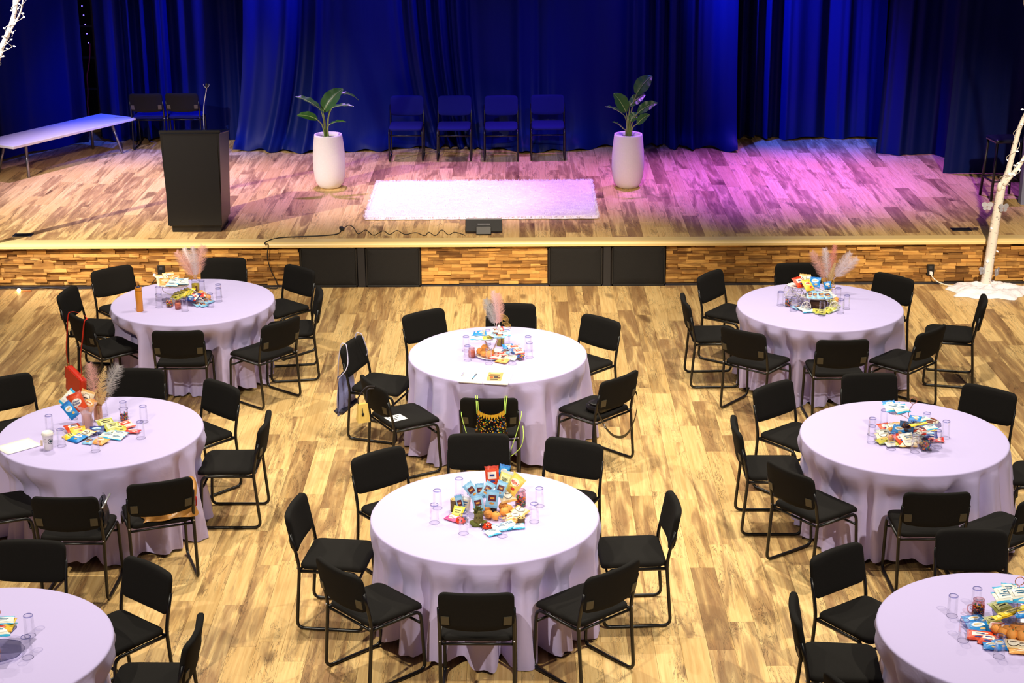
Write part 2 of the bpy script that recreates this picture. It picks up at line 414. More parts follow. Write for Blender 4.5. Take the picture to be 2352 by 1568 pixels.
GLASSES = {'T1': [(-0.421, 10.662), (-0.561, 10.459), (-0.571, 10.226), (-0.373, 10.054), (-0.12, 10.011), (0.089, 10.233), (0.126, 10.487)], 'T2': [(-0.463, 13.77), (-0.444, 13.521), (-0.283, 13.945), (-0.115, 13.935), (0.07, 13.762), (0.08, 13.592), (-0.262, 13.435), (-0.064, 13.421)], 'T3': [(-3.418, 15.324), (-3.37, 15.086), (-2.865, 15.4), (-2.843, 15.272), (-2.89, 15.092), (-3.043, 15.519), (-3.108, 14.972)], 'T4': [(2.427, 15.058), (2.521, 14.879), (2.759, 14.728), (2.94, 14.805), (3.021, 14.938), (2.983, 15.173), (2.55, 15.23)], 'T5': [(-3.559, 11.911), (-3.395, 11.618), (-3.118, 11.512), (-2.839, 11.768), (-2.887, 12.104), (-3.062, 12.2), (-3.447, 12.177), (-3.228, 12.249)], 'T6': [(2.59, 11.614), (2.624, 11.771), (2.708, 11.484), (2.868, 11.423), (3.051, 11.514), (3.157, 11.703), (2.748, 11.94), (3.054, 11.873)], 'T7': [(2.519, 8.885), (2.682, 8.977), (2.509, 8.584), (2.662, 8.397), (2.885, 9.008)], 'T8': [(-2.826, 8.686), (-2.769, 8.431)]}
POUCHES = [('T1', 'nutter', -0.19, 10.44, 0.997, 0.095, 0.14, 4, 72),
 ('T1', 'blue', -0.113, 10.549, 0.977, 0.075, 0.11, -12, 70),
 ('T1', 'trail', -0.11, 10.458, 0.957, 0.085, 0.14, -22, 66),
 ('T1', 'nilla', -0.044, 10.47, 0.927, 0.105, 0.14, -38, 60),
 ('T1', 'cream', -0.091, 10.436, 0.857, 0.12, 0.1, -25, 40),
 ('T1', 'choco', -0.324, 10.338, 0.937, 0.07, 0.12, 38, 66),
 ('T1', 'choco', -0.282, 10.264, 0.877, 0.075, 0.11, 12, 74),
 ('T1', 'choco', -0.189, 10.295, 0.897, 0.085, 0.12, -8, 76),
 ('T1', 'choco', -0.22, 10.332, 0.947, 0.07, 0.11, -30, 60),
 ('T1', 'choco', -0.27, 10.337, 0.937, 0.06, 0.1, 5, 70),
 ('T1', 'choco', -0.134, 10.387, 0.927, 0.07, 0.11, -20, 65),
 ('T1', 'choco', -0.406, 10.383, 0.817, 0.05, 0.12, 15, 80),
 ('T1', 'white', -0.377, 10.406, 0.807, 0.08, 0.1, -10, 70),
 ('T1', 'cream', -0.035, 10.288, 0.777, 0.11, 0.09, -30, 12),
 ('T1', 'cream', -0.002, 10.342, 0.787, 0.11, 0.1, -62, 14),
 ('T1', 'almond', -0.068, 10.237, 0.772, 0.09, 0.1, -35, 8),
 ('T1', 'skinny', -0.183, 10.045, 0.769, 0.1, 0.08, -30, 6),
 ('T1', 'skinny', -0.129, 10.113, 0.773, 0.12, 0.09, -18, 10),
 ('T1', 'skinny', -0.075, 10.143, 0.777, 0.1, 0.09, -40, 8),
 ('T1', 'skinny', -0.02, 10.138, 0.769, 0.09, 0.07, -10, 6),
 ('T1', 'pinkroll', -0.451, 10.275, 0.769, 0.1, 0.08, 38, 6),
 ('T1', 'yellow', -0.419, 10.315, 0.787, 0.08, 0.1, 20, 35),
 ('T2', 'blue', -0.355, 13.655, 0.947, 0.09, 0.07, 12, 14),
 ('T2', 'blue', -0.321, 13.642, 0.957, 0.08, 0.07, -10, 25),
 ('T2', 'skinny', -0.362, 13.582, 0.937, 0.11, 0.07, 5, 10),
 ('T2', 'olive', -0.286, 13.591, 0.932, 0.1, 0.08, -15, 12),
 ('T2', 'skinny', -0.134, 13.609, 0.967, 0.11, 0.08, -5, 18),
 ('T2', 'choco', -0.207, 13.622, 0.957, 0.09, 0.07, 20, 14),
 ('T2', 'choco', -0.173, 13.567, 0.957, 0.1, 0.08, 0, 8),
 ('T2', 'red', -0.159, 13.639, 0.987, 0.05, 0.07, -20, 40),
 ('T2', 'redwhite', -0.208, 13.525, 0.787, 0.1, 0.08, 20, 12),
 ('T2', 'redwhite', -0.163, 13.58, 0.792, 0.1, 0.07, -20, 16),
 ('T2', 'choco', -0.118, 13.65, 0.792, 0.09, 0.08, 30, 10),
 ('T2', 'almond', -0.146, 13.473, 0.772, 0.11, 0.1, 28, 6),
 ('T2', 'white', -0.078, 13.535, 0.777, 0.11, 0.1, 20, 8),
 ('T2', 'blue', -0.102, 13.829, 0.777, 0.1, 0.08, -18, 14),
 ('T2', 'redwhite', -0.05, 13.777, 0.782, 0.11, 0.09, -12, 12),
 ('T2', 'blue', -0.028, 13.72, 0.777, 0.11, 0.08, -28, 10),
 ('T2', 'redwhite', -0.01, 13.663, 0.787, 0.09, 0.08, -20, 14),
 ('T3', 'cream', -3.39, 15.36, 0.947, 0.1, 0.12, -18, 40),
 ('T3', 'cream', -3.322, 15.38, 0.967, 0.11, 0.11, -28, 42),
 ('T3', 'almond', -3.258, 15.356, 0.957, 0.11, 0.1, -35, 34),
 ('T3', 'almond', -3.349, 15.303, 0.942, 0.1, 0.1, -10, 26),
 ('T3', 'skinny', -3.249, 15.258, 0.957, 0.12, 0.08, 8, 16),
 ('T3', 'skinny', -3.188, 15.298, 0.957, 0.13, 0.08, -8, 18),
 ('T3', 'skinny', -3.264, 15.213, 0.942, 0.12, 0.07, 6, 10),
 ('T3', 'skinny', -3.165, 15.243, 0.947, 0.11, 0.06, -4, 8),
 ('T3', 'olive', -3.227, 15.194, 0.832, 0.1, 0.09, 28, 30),
 ('T3', 'olive', -3.197, 15.208, 0.842, 0.1, 0.09, 26, 32),
 ('T3', 'yellow', -3.167, 15.221, 0.852, 0.1, 0.09, 26, 32),
 ('T3', 'olive', -3.139, 15.243, 0.857, 0.1, 0.09, 24, 32),
 ('T3', 'yellow', -3.116, 15.266, 0.857, 0.1, 0.09, 22, 32),
 ('T3', 'navy', -3.082, 15.146, 0.827, 0.09, 0.08, 30, 28),
 ('T3', 'redwhite', -3.058, 15.16, 0.832, 0.09, 0.08, 28, 28),
 ('T3', 'navy', -3.043, 15.182, 0.837, 0.09, 0.08, 26, 28),
 ('T3', 'red', -3.023, 15.197, 0.842, 0.11, 0.06, -10, 20),
 ('T3', 'choco', -3.022, 15.142, 0.769, 0.08, 0.11, -40, 6),
 ('T3', 'choco', -2.97, 15.126, 0.769, 0.08, 0.1, -42, 6),
 ('T3', 'choco', -2.958, 15.215, 0.777, 0.08, 0.11, -38, 10),
 ('T3', 'choco', -2.999, 15.222, 0.787, 0.08, 0.1, -40, 16),
 ('T3', 'choco', -2.932, 15.246, 0.772, 0.08, 0.09, -60, 8),
 ('T4', 'nutter', 2.6, 15.105, 0.967, 0.12, 0.12, -36, 38),
 ('T4', 'nillaY', 2.671, 15.039, 0.957, 0.1, 0.13, -26, 38),
 ('T4', 'blue', 2.747, 15.094, 0.967, 0.1, 0.12, 18, 40),
 ('T4', 'cream', 2.699, 15.186, 0.967, 0.09, 0.11, -20, 42),
 ('T4', 'cream', 2.659, 15.212, 0.967, 0.09, 0.11, 20, 42),
 ('T4', 'choco', 2.684, 14.966, 0.887, 0.07, 0.1, 8, 34),
 ('T4', 'choco', 2.729, 14.958, 0.882, 0.07, 0.1, -4, 34),
 ('T4', 'choco', 2.792, 14.949, 0.882, 0.11, 0.09, -6, 30),
 ('T4', 'choco', 2.839, 14.94, 0.882, 0.09, 0.09, -24, 26),
 ('T4', 'skinny', 2.762, 14.996, 0.897, 0.1, 0.07, 10, 16),
 ('T4', 'white', 2.84, 14.994, 0.897, 0.12, 0.07, -30, 14),
 ('T4', 'choco', 2.57, 14.942, 0.772, 0.1, 0.08, -35, 10),
 ('T4', 'skinny', 2.614, 14.9, 0.775, 0.1, 0.09, -40, 10),
 ('T4', 'skinny', 2.653, 14.841, 0.769, 0.12, 0.08, -8, 6),
 ('T4', 'olive', 2.727, 14.833, 0.771, 0.1, 0.09, 30, 10),
 ('T4', 'olive', 2.76, 14.787, 0.771, 0.1, 0.09, 22, 10),
 ('T4', 'olive', 2.827, 14.825, 0.773, 0.1, 0.09, -50, 10),
 ('T4', 'trail', 2.881, 14.889, 0.777, 0.11, 0.1, -45, 12),
 ('T4', 'trail', 2.92, 14.966, 0.782, 0.1, 0.09, -60, 14),
 ('T4', 'trail', 2.913, 15.061, 0.787, 0.1, 0.09, -50, 18),
 ('T4', 'yellow', 2.902, 15.241, 0.857, 0.06, 0.08, -4, 70),
 ('T4', 'blue', 2.889, 15.222, 0.902, 0.07, 0.07, 8, 60),
 ('T5', 'skinny', -3.439, 12.084, 0.957, 0.1, 0.14, -42, 62),
 ('T5', 'blue', -3.402, 11.945, 0.917, 0.08, 0.14, 40, 64),
 ('T5', 'nutterbutter', -3.36, 12.002, 0.957, 0.12, 0.15, 24, 70),
 ('T5', 'cream', -3.309, 12.075, 0.957, 0.11, 0.14, -18, 66),
 ('T5', 'almond', -3.285, 12.046, 0.927, 0.1, 0.1, -25, 60),
 ('T5', 'nutter', -3.378, 11.904, 0.787, 0.12, 0.11, -34, 14),
 ('T5', 'yellow', -3.375, 11.785, 0.769, 0.09, 0.1, 50, 6),
 ('T5', 'nillaY', -3.333, 11.862, 0.787, 0.12, 0.09, -24, 16),
 ('T5', 'blue', -3.305, 11.736, 0.772, 0.11, 0.12, 34, 8),
 ('T5', 'cream', -3.262, 11.804, 0.777, 0.11, 0.13, 36, 12),
 ('T5', 'choco', -3.203, 11.682, 0.769, 0.08, 0.1, 18, 6),
 ('T5', 'almond', -3.124, 11.676, 0.771, 0.12, 0.1, 28, 8),
 ('T5', 'navy', -3.191, 11.86, 0.787, 0.11, 0.09, -6, 22),
 ('T5', 'trail', -3.153, 11.999, 0.787, 0.13, 0.12, -34, 22),
 ('T5', 'trail', -3.085, 11.921, 0.787, 0.12, 0.12, -30, 18),
 ('T5', 'olive', -3.033, 11.911, 0.777, 0.11, 0.1, -20, 14),
 ('T5', 'redwhite', -3.003, 11.982, 0.782, 0.13, 0.1, -44, 16),
 ('T5', 'red', -2.925, 11.877, 0.771, 0.12, 0.06, 14, 6),
 ('T5', 'skinny', -3.09, 11.788, 0.772, 0.13, 0.08, 24, 10),
 ('T5', 'skinny', -3.011, 11.813, 0.775, 0.13, 0.08, 22, 10),
 ('T5', 'skinny', -3.023, 11.754, 0.769, 0.12, 0.07, 18, 6),
 ('T6', 'skinny', 2.758, 11.712, 0.997, 0.14, 0.09, -12, 24),
 ('T6', 'skinny', 2.812, 11.691, 0.992, 0.12, 0.09, -22, 22),
 ('T6', 'blue', 2.737, 11.744, 1.007, 0.1, 0.08, -12, 26),
 ('T6', 'blue', 2.893, 11.585, 0.957, 0.09, 0.07, 24, 14),
 ('T6', 'yellow', 2.911, 11.524, 0.937, 0.17, 0.035, -26, 10),
 ('T6', 'skinny', 2.979, 11.466, 0.932, 0.1, 0.07, -20, 8),
 ('T6', 'skinny', 2.949, 11.592, 0.947, 0.12, 0.06, -30, 10),
 ('T6', 'nutter', 2.727, 11.8, 0.807, 0.1, 0.09, -20, 18),
 ('T6', 'cream', 2.777, 11.796, 0.812, 0.12, 0.07, -4, 18),
 ('T6', 'almond', 2.828, 11.825, 0.812, 0.11, 0.07, -14, 18),
 ('T6', 'blue', 2.806, 11.677, 0.827, 0.11, 0.1, 28, 34),
 ('T6', 'navybar', 2.858, 11.677, 0.847, 0.11, 0.11, 20, 44),
 ('T6', 'blue', 2.921, 11.735, 0.837, 0.09, 0.09, 22, 40),
 ('T6', 'nutter', 2.939, 11.713, 0.827, 0.1, 0.11, -30, 36),
 ('T6', 'redwhite', 2.991, 11.691, 0.817, 0.12, 0.08, -22, 22),
 ('T6', 'nillaY', 3.046, 11.716, 0.807, 0.1, 0.07, 10, 18),
 ('T6', 'navy', 3.028, 11.666, 0.797, 0.12, 0.08, 6, 20),
 ('T6', 'red', 3.079, 11.627, 0.772, 0.1, 0.07, 6, 8),
 ('T6', 'red', 3.046, 11.633, 0.777, 0.08, 0.06, -10, 10),
 ('T6', 'cream', 2.685, 11.673, 0.787, 0.11, 0.08, -8, 14),
 ('T6', 'grey', 2.696, 11.719, 0.802, 0.11, 0.06, -16, 10),
 ('T6', 'olive', 2.682, 11.604, 0.772, 0.12, 0.08, -22, 8),
 ('T6', 'olive', 2.783, 11.544, 0.777, 0.12, 0.07, -6, 12),
 ('T6', 'white', 2.727, 11.536, 0.775, 0.1, 0.07, -10, 8),
 ('T6', 'cream', 2.841, 11.525, 0.777, 0.14, 0.07, 2, 12),
 ('T6', 'white', 2.847, 11.569, 0.807, 0.11, 0.1, -18, 30),
 ('T6', 'nutter', 2.789, 11.573, 0.802, 0.09, 0.1, -36, 28),
 ('T6', 'grey', 2.937, 11.641, 0.802, 0.1, 0.08, -40, 18),
 ('T6', 'cream', 2.908, 11.569, 0.792, 0.09, 0.08, 0, 24),
 ('T6', 'navybar', 2.799, 11.639, 0.807, 0.07, 0.06, 24, 24),
 ('T7', 'blue', 2.617, 8.775, 0.787, 0.13, 0.08, -14, 18),
 ('T7', 'blue', 2.671, 8.737, 0.787, 0.09, 0.09, -50, 20),
 ('T7', 'blue', 2.62, 8.689, 0.787, 0.13, 0.1, -10, 20),
 ('T7', 'nutter', 2.609, 8.606, 0.777, 0.15, 0.08, 14, 16),
 ('T7', 'nutter', 2.648, 8.566, 0.773, 0.11, 0.1, 26, 12),
 ('T7', 'redwhite', 2.727, 8.699, 0.787, 0.09, 0.07, 16, 16),
 ('T7', 'blue', 2.643, 8.495, 0.771, 0.09, 0.07, 10, 8),
 ('T7', 'blue', 2.695, 8.505, 0.773, 0.08, 0.1, -6, 12),
 ('T7', 'cream', 2.772, 8.508, 0.773, 0.12, 0.1, 14, 10),
 ('T7', 'cream', 2.818, 8.493, 0.769, 0.08, 0.11, -8, 6),
 ('T7', 'almond', 2.787, 8.434, 0.767, 0.12, 0.05, 10, 4),
 ('T7', 'skinny', 2.756, 8.654, 1.027, 0.15, 0.09, -14, 26),
 ('T7', 'skinny', 2.743, 8.624, 1.012, 0.15, 0.09, -10, 16),
 ('T7', 'skinny', 2.796, 8.616, 1.012, 0.12, 0.09, 8, 18),
 ('T7', 'skinny', 2.82, 8.631, 1.027, 0.12, 0.09, -14, 24),
 ('T7', 'skinny', 2.765, 8.666, 1.042, 0.08, 0.07, 10, 34),
 ('T7', 'yellow', 2.765, 8.649, 0.887, 0.21, 0.04, -30, 10),
 ('T7', 'yellow', 2.809, 8.674, 0.897, 0.21, 0.04, -30, 10),
 ('T7', 'trail', 2.747, 8.718, 0.902, 0.13, 0.1, -32, 20),
 ('T7', 'blue', 2.74, 8.698, 0.887, 0.06, 0.04, -20, 10),
 ('T7', 'blue', 2.855, 8.649, 0.887, 0.1, 0.06, -10, 10),
 ('T7', 'trail', 2.72, 8.755, 0.797, 0.1, 0.07, -16, 18),
 ('T8', 'nillaY', -2.912, 8.466, 0.947, 0.16, 0.1, 6, 22),
 ('T8', 'skinny', -2.904, 8.465, 0.927, 0.14, 0.1, 12, 14),
 ('T8', 'skinny', -2.916, 8.426, 0.927, 0.14, 0.1, -10, 14),
 ('T8', 'skinny', -2.902, 8.473, 0.967, 0.13, 0.06, -6, 20)]
FRUIT = {'T1': [(-0.214, 10.293), (-0.164, 10.265), (-0.085, 10.377), (-0.109, 10.332), (-0.117, 10.423), (-0.233, 10.365)], 'T2': [(-0.34, 13.627), (-0.307, 13.573), (-0.262, 13.546), (-0.301, 13.715), (-0.248, 13.581)], 'T3': [(-3.01, 15.386), (-3.04, 15.443), (-2.956, 15.314)], 'T4': [(2.951, 15.115), (2.918, 15.164)], 'T6': [(2.761, 11.762), (2.744, 11.622)], 'T7': [(2.709, 8.631), (2.763, 8.613), (2.818, 8.601), (2.777, 8.569), (2.734, 8.598), (2.829, 8.554), (2.853, 8.648), (2.822, 8.652)]}
ANCHOR = {'LOG_TALL': (-0.446, 10.419, 0.757), 'LOG_SHORT': (0.002, 10.221, 0.757), 'BUG_A': (-0.219, 10.14, 0.757), 'BUG_B': (-0.397, 10.23, 0.757), 'FIGURE': (-0.28, 10.202, 0.757), 'BOWL1': (-0.294, 10.336, 0.757), 'JAR1': (-0.001, 10.492, 0.757), 'MUG1': (-0.188, 10.411, 0.757), 'PLATE2': (-0.232, 13.631, 0.769), 'PLATE2L': (-0.304, 13.631, 0.922), 'PLATE2R': (-0.176, 13.625, 0.947), 'STEM2': (-0.244, 13.714, 0.777), 'CANDY2': (0.006, 13.531, 0.757), 'PINK2': (-0.41, 13.607, 0.757), 'VASE2': (-0.169, 13.917, 0.757), 'THERMOS': (-3.528, 14.976, 0.757), 'CANDY3': (-3.275, 15.101, 0.757), 'PINK3': (-3.184, 15.038, 0.757), 'VASE3': (-3.108, 15.536, 0.757), 'TRAY3U': (-3.258, 15.249, 0.922), 'TRAY3L': (-3.128, 15.26, 0.802), 'WHEEL3': (-3.128, 15.015, 0.792), 'VASE4': (2.913, 15.288, 0.757), 'CANDY4': (2.495, 15.023, 0.757), 'TRAY4U': (2.643, 15.1, 0.927), 'TRAY4L': (2.767, 14.984, 0.857), 'WHEEL4A': (2.688, 14.938, 0.799), 'WHEEL4B': (2.562, 15.093, 0.847), 'WHEEL4C': (2.857, 15.006, 0.799), 'LOG4': (2.769, 14.982, 0.802), 'VASE5': (-3.245, 12.142, 0.757), 'TULLE5': (-3.293, 12.001, 0.757), 'CANDY5': (-3.048, 12.146, 0.757), 'CUP5': (-3.474, 11.556, 0.757), 'CUBE6': (2.956, 11.474, 0.757), 'HUB6': (2.896, 11.681, 0.777), 'DISH6L': (2.78, 11.71, 0.972), 'DISH6R': (2.978, 11.562, 0.922), 'HOOK6': (2.865, 11.628, 1.057), 'JAR7': (2.663, 8.862, 0.757), 'DISH7U': (2.792, 8.645, 0.997), 'DISH7M': (2.797, 8.663, 0.872), 'DISH7B': (2.833, 8.66, 0.772), 'DISH8': (-2.936, 8.473, 0.907)}
FEATHERS = [('T3', 'pink', 0.13, (-3.108, 15.536, 0.897), (-3.269, 15.536, 1.169)),
 ('T3', 'white', 0.11, (-3.108, 15.536, 0.897), (-3.201, 15.576, 1.196)),
 ('T3', 'white', 0.1, (-3.099, 15.536, 0.897), (-3.108, 15.506, 1.229)),
 ('T3', 'pink', 0.15, (-3.094, 15.536, 0.897), (-3.014, 15.566, 1.222)),
 ('T2', 'pinkwhite', 0.09, (-0.2, 13.917, 0.909), (-0.231, 13.917, 1.252)),
 ('T2', 'pink', 0.1, (-0.183, 13.917, 0.921), (-0.186, 13.947, 1.219)),
 ('T2', 'greywhite', 0.11, (-0.211, 13.917, 0.921), (-0.295, 13.897, 1.181)),
 ('T4', 'pink', 0.12, (2.881, 15.288, 0.905), (2.735, 15.288, 1.207)),
 ('T4', 'white', 0.11, (2.896, 15.288, 0.905), (2.86, 15.318, 1.233)),
 ('T4', 'salmon', 0.1, (2.919, 15.288, 0.904), (2.959, 15.328, 1.258)),
 ('T4', 'white', 0.11, (2.95, 15.288, 0.934), (3.1, 15.288, 1.196)),
 ('T4', 'white', 0.12, (2.95, 15.288, 0.934), (3.158, 15.248, 1.153)),
 ('T4', 'gold', 0.08, (2.919, 15.288, 0.904), (2.954, 15.258, 1.108)),
 ('T5', 'pink', 0.13, (-3.252, 12.142, 0.864), (-3.278, 12.142, 1.221)),
 ('T5', 'gold', 0.11, (-3.231, 12.142, 0.864), (-3.15, 12.122, 1.203)),
 ('T5', 'greywhite', 0.15, (-3.221, 12.142, 0.864), (-3.056, 12.162, 1.197)),
 ('T5', 'gold', 0.05, (-3.236, 12.142, 0.864), (-3.234, 12.102, 1.025)),
 ('T5', 'gold', 0.06, (-3.226, 12.142, 0.864), (-3.156, 12.092, 1.017)),
 ('T5', 'gold', 0.04, (-3.216, 12.142, 0.863), (-3.117, 12.152, 1.098))]
PAPER5_A = (-3.685, 11.779, 0.757)
PAPER5_B = (-3.54, 11.63, 0.757)
PAPER5_C = (-3.743, 11.443, 0.757)
NOTE2 = [(-0.468, 13.245, 0.767), (-0.058, 13.181, 0.767), (-0.098, 12.889, 0.767), (-0.5, 12.974, 0.767)]
BOOK2 = [(-0.248, 13.181, 0.771), (-0.127, 13.179, 0.771), (-0.166, 12.98, 0.771), (-0.286, 12.993, 0.771)]
PEN2 = [(-0.398, 13.007, 0.775), (-0.36, 13.138, 0.775)]
PLANT1 = [(0.15, 0, [(-2.446, 20.8, 1.178), (-2.451, 20.775, 1.546), (-2.756, 20.75, 1.725)]), (0.22, 1, [(-2.432, 20.8, 1.178), (-2.436, 20.84, 1.52), (-2.18, 20.88, 1.797)]), (0.09, 0, [(-2.422, 20.8, 1.178), (-2.259, 20.87, 1.715), (-1.997, 20.94, 1.645)]), (0.09, 0, [(-2.404, 20.8, 1.178), (-2.316, 20.74, 1.58), (-2.035, 20.68, 1.612)]), (0.12, 1, [(-2.455, 20.8, 1.178), (-2.499, 20.75, 1.438), (-2.74, 20.7, 1.503)]), (0.08, 0, [(-2.39, 20.8, 1.178), (-2.359, 20.72, 1.373), (-2.131, 20.64, 1.429)])]
PLANT2 = [(0.2, 1, [(1.377, 20.72, 1.174), (1.453, 20.77, 1.732), (1.643, 20.82, 1.946)]), (0.14, 1, [(1.361, 20.72, 1.174), (1.375, 20.8, 1.576), (1.57, 20.88, 1.704)]), (0.14, 1, [(1.392, 20.72, 1.174), (1.472, 20.69, 1.513), (1.706, 20.66, 1.639)]), (0.12, 1, [(1.408, 20.72, 1.174), (1.462, 20.66, 1.379), (1.61, 20.6, 1.507)]), (0.19, 1, [(1.356, 20.72, 1.174), (1.323, 20.695, 1.523), (1.165, 20.67, 1.758)]), (0.09, 0, [(1.341, 20.72, 1.175), (1.307, 20.66, 1.478), (1.058, 20.6, 1.61)]), (0.08, 0, [(1.32, 20.72, 1.175), (1.292, 20.63, 1.323), (1.142, 20.54, 1.43)]), (0.12, 1, [(1.372, 20.72, 1.174), (1.385, 20.75, 1.398), (1.474, 20.78, 1.494)])]
TREE_TRUNK = [(5.195, 18.12, 0.019), (5.219, 18.12, 0.311), (5.243, 18.12, 0.66), (5.266, 18.12, 0.956), (5.286, 18.12, 1.176)]
TREE_BR1 = [(5.286, 18.12, 1.176), (5.336, 18.12, 1.307), (5.365, 18.12, 1.467), (5.396, 18.12, 1.659), (5.436, 18.12, 1.85), (5.511, 18.12, 2.063), (5.551, 18.12, 2.392), (5.458, 18.12, 2.902), (5.369, 18.12, 3.177), (5.271, 18.12, 3.449)]
TREE_BR2 = [(5.299, 18.1, 1.181), (5.384, 18.1, 1.302), (5.456, 18.1, 1.398), (5.528, 18.1, 1.543), (5.695, 18.1, 1.781), (5.838, 18.1, 2.253)]
LTREE_A = [(-6.097, 18.12, 0.169), (-5.923, 18.12, 1.359), (-5.776, 18.12, 2.078), (-5.619, 18.12, 2.548), (-5.536, 18.12, 2.724), (-5.434, 18.12, 2.909), (-5.361, 18.12, 3.078), (-5.32, 18.12, 3.215), (-5.244, 18.12, 3.419), (-5.164, 18.12, 3.779)]
LTREE_B = [(-5.461, 18.1, 2.856), (-5.349, 18.1, 3.003), (-5.277, 18.1, 3.126), (-5.229, 18.1, 3.285), (-5.129, 18.1, 3.601)]
LTREE_C = [(-5.33, 18.13, 3.191), (-5.355, 18.13, 3.264), (-5.39, 18.13, 3.464)]
LTREE_D = [(-5.405, 18.06, 2.926), (-5.431, 18.06, 2.811), (-5.475, 18.06, 2.696), (-5.526, 18.06, 2.65), (-5.576, 18.06, 2.613)]
BENCH_TOP = [(-6.492, 21.438, 0.97), (-5.366, 23.329, 0.97), (-5.886, 23.735, 0.97)]
BENCH_FEET = [(-6.335, 21.909, 0.52), (-5.665, 22.988, 0.52), (-6.67, 22.263, 0.52), (-6.093, 23.767, 0.52)]
CORD_STAGE = [(-2.042, 18.837, 0.528), (-2.072, 18.64, 0.528), (-2.238, 18.566, 0.528), (-2.481, 18.532, 0.528), (-2.72, 18.479, 0.528)]
CORD_STAGE2 = [(-2.033, 18.844, 0.526), (-1.987, 19.044, 0.526), (-1.917, 18.942, 0.526), (-1.834, 18.643, 0.526), (-1.765, 18.819, 0.526), (-1.656, 18.581, 0.526), (-1.562, 18.775, 0.526), (-1.475, 18.616, 0.526), (-1.403, 18.792, 0.526), (-1.302, 18.613, 0.526), (-1.182, 18.689, 0.526), (-1.076, 18.55, 0.526), (-1.034, 18.705, 0.526), (-0.952, 18.548, 0.526), (-0.889, 18.801, 0.526), (-0.806, 18.583, 0.526), (-0.736, 18.699, 0.526), (-0.617, 18.56, 0.526)]
CORD_FALL = [(-2.741, 18.22, 0.582), (-2.803, 18.22, 0.517), (-2.82, 18.22, 0.376), (-2.788, 18.22, 0.224), (-2.736, 18.22, 0.097), (-2.72, 18.22, 0.02), (-2.772, 18.22, -0.02), (-2.848, 18.22, 0.021), (-2.906, 18.22, 0.037)]
CORD_BASE = [(-6.12, 18.143, 0.02), (-5.761, 18.257, 0.02), (-5.554, 18.219, 0.02), (-5.322, 18.267, 0.02), (-5.061, 18.21, 0.02), (-4.799, 18.24, 0.02), (-4.388, 18.268, 0.02)]
RED_CABLE = [(-6.137, 24.3, 1.878), (-6.159, 24.3, 1.691), (-6.192, 24.3, 1.523), (-6.22, 24.3, 1.41), (-6.226, 24.3, 1.189), (-6.249, 24.3, 0.999), (-6.242, 24.3, 0.859), (-6.279, 24.3, 0.501)]
PURSE_STRAP = [(-3.912, 14.55, 0.2), (-3.907, 14.55, 0.36), (-4.019, 14.55, 0.348), (-4.011, 14.55, 0.537), (-4.0, 14.55, 0.703), (-3.988, 14.55, 0.806), (-3.961, 14.55, 0.839), (-3.915, 14.55, 0.777), (-3.824, 14.55, 0.64), (-3.805, 14.55, 0.536), (-3.83, 14.55, 0.284)]
# ------------------------------------------------------------ structure: floor, stage deck, stage front
def planks(parent_name, x0, x1, y0, y1, ztop, seed, score, thick=0.012, pw=0.175, pl=1.22):
    base = MB(); base.box(((x0 + x1) / 2, (y0 + y1) / 2, ztop - thick - 0.02), (x1 - x0, y1 - y0, 0.04))
    fl = obj(parent_name, base, M_DARK, kind='structure')
    R = random.Random(seed); pieces = []
    nx = int((x1 - x0) / pw)
    for i in range(nx):
        x = x0 + (i + 0.5) * pw; y = y0 - R.random() * pl
        while y < y1:
            a, b = max(y, y0), min(y + pl, y1)
            if b - a > 0.03: pieces.append((x, a, b))
            y += pl
    pieces.sort(key=lambda q: -score(q))
    shared = {}
    for (x, a, b) in pieces[:300]:
        L = round(b - a, 2)
        if L not in shared:
            mb = MB(); mb.box((0, 0, 0), (pw - 0.0012, L - 0.0016, thick), 0, None, 0.0007); shared[L] = mb.mesh('plank', [M_PLANK])
        obj('plank', shared[L], None, fl, loc=(x, (a + b) / 2, ztop - thick / 2))
    rest = MB()
    for (x, a, b) in pieces[300:]:
        rest.box((x, (a + b) / 2, ztop - thick / 2), (pw - 0.0012, b - a - 0.0016, thick))
    obj('plank_field', rest, M_PLANK_S, fl, kind='stuff')
    return fl
def vis(q, zt, xo):
    x, a, b = q; y = (a + b) / 2; d = math.sqrt(x * x + y * y + 29)
    half = y * 0.315 + 0.2
    if abs(x) > half or b < 8.9: return -d
    return (b - a) * 1000.0 / (d * d)
planks('floor', -8.05, 8.05, 6.2, YS, 0.0, 3, lambda q: vis(q, 0, 0))
planks('floor_stage', -8.05, 8.05, YS - 0.02, 25.2, S, 5, lambda q: vis(q, S, 0))

# stage front wall with its mosaic of wood strips
GR = [(-2.463, -1.826), (-1.729, -1.117), (0.326, 0.932), (1.035, 1.636)]
wall = MB(); wall.box((0, YS + 0.06, 0.235), (16.1, 0.05, 0.47)); wall = obj('wall_stage_front', wall, M_DARK, kind='structure')
R = random.Random(11); strips = []
for (xa, xb) in ((-8.0, -2.475), (-1.105, 0.314), (1.648, 8.0)):
    z = 0.026; row = 0
    while z < 0.455:
        h = R.choice((0.030, 0.034, 0.036, 0.040, 0.044)); h = min(h, 0.466 - z)
        if h < 0.012: break
        x = xa - R.random() * 0.1
        while x < xb:
            L = R.choice((0.11, 0.15, 0.19, 0.22, 0.26)); a, b = max(x, xa), min(x + L, xb)
            if b - a > 0.015: strips.append(((a + b) / 2, z + h / 2, b - a, h, R.choice((0.008, 0.016, 0.026, 0.036, 0.046))))
            x += L
        z += h
strips.sort(key=lambda q: -(q[2] * q[3] if abs(q[0]) < 6.2 else 0))
shared = {}
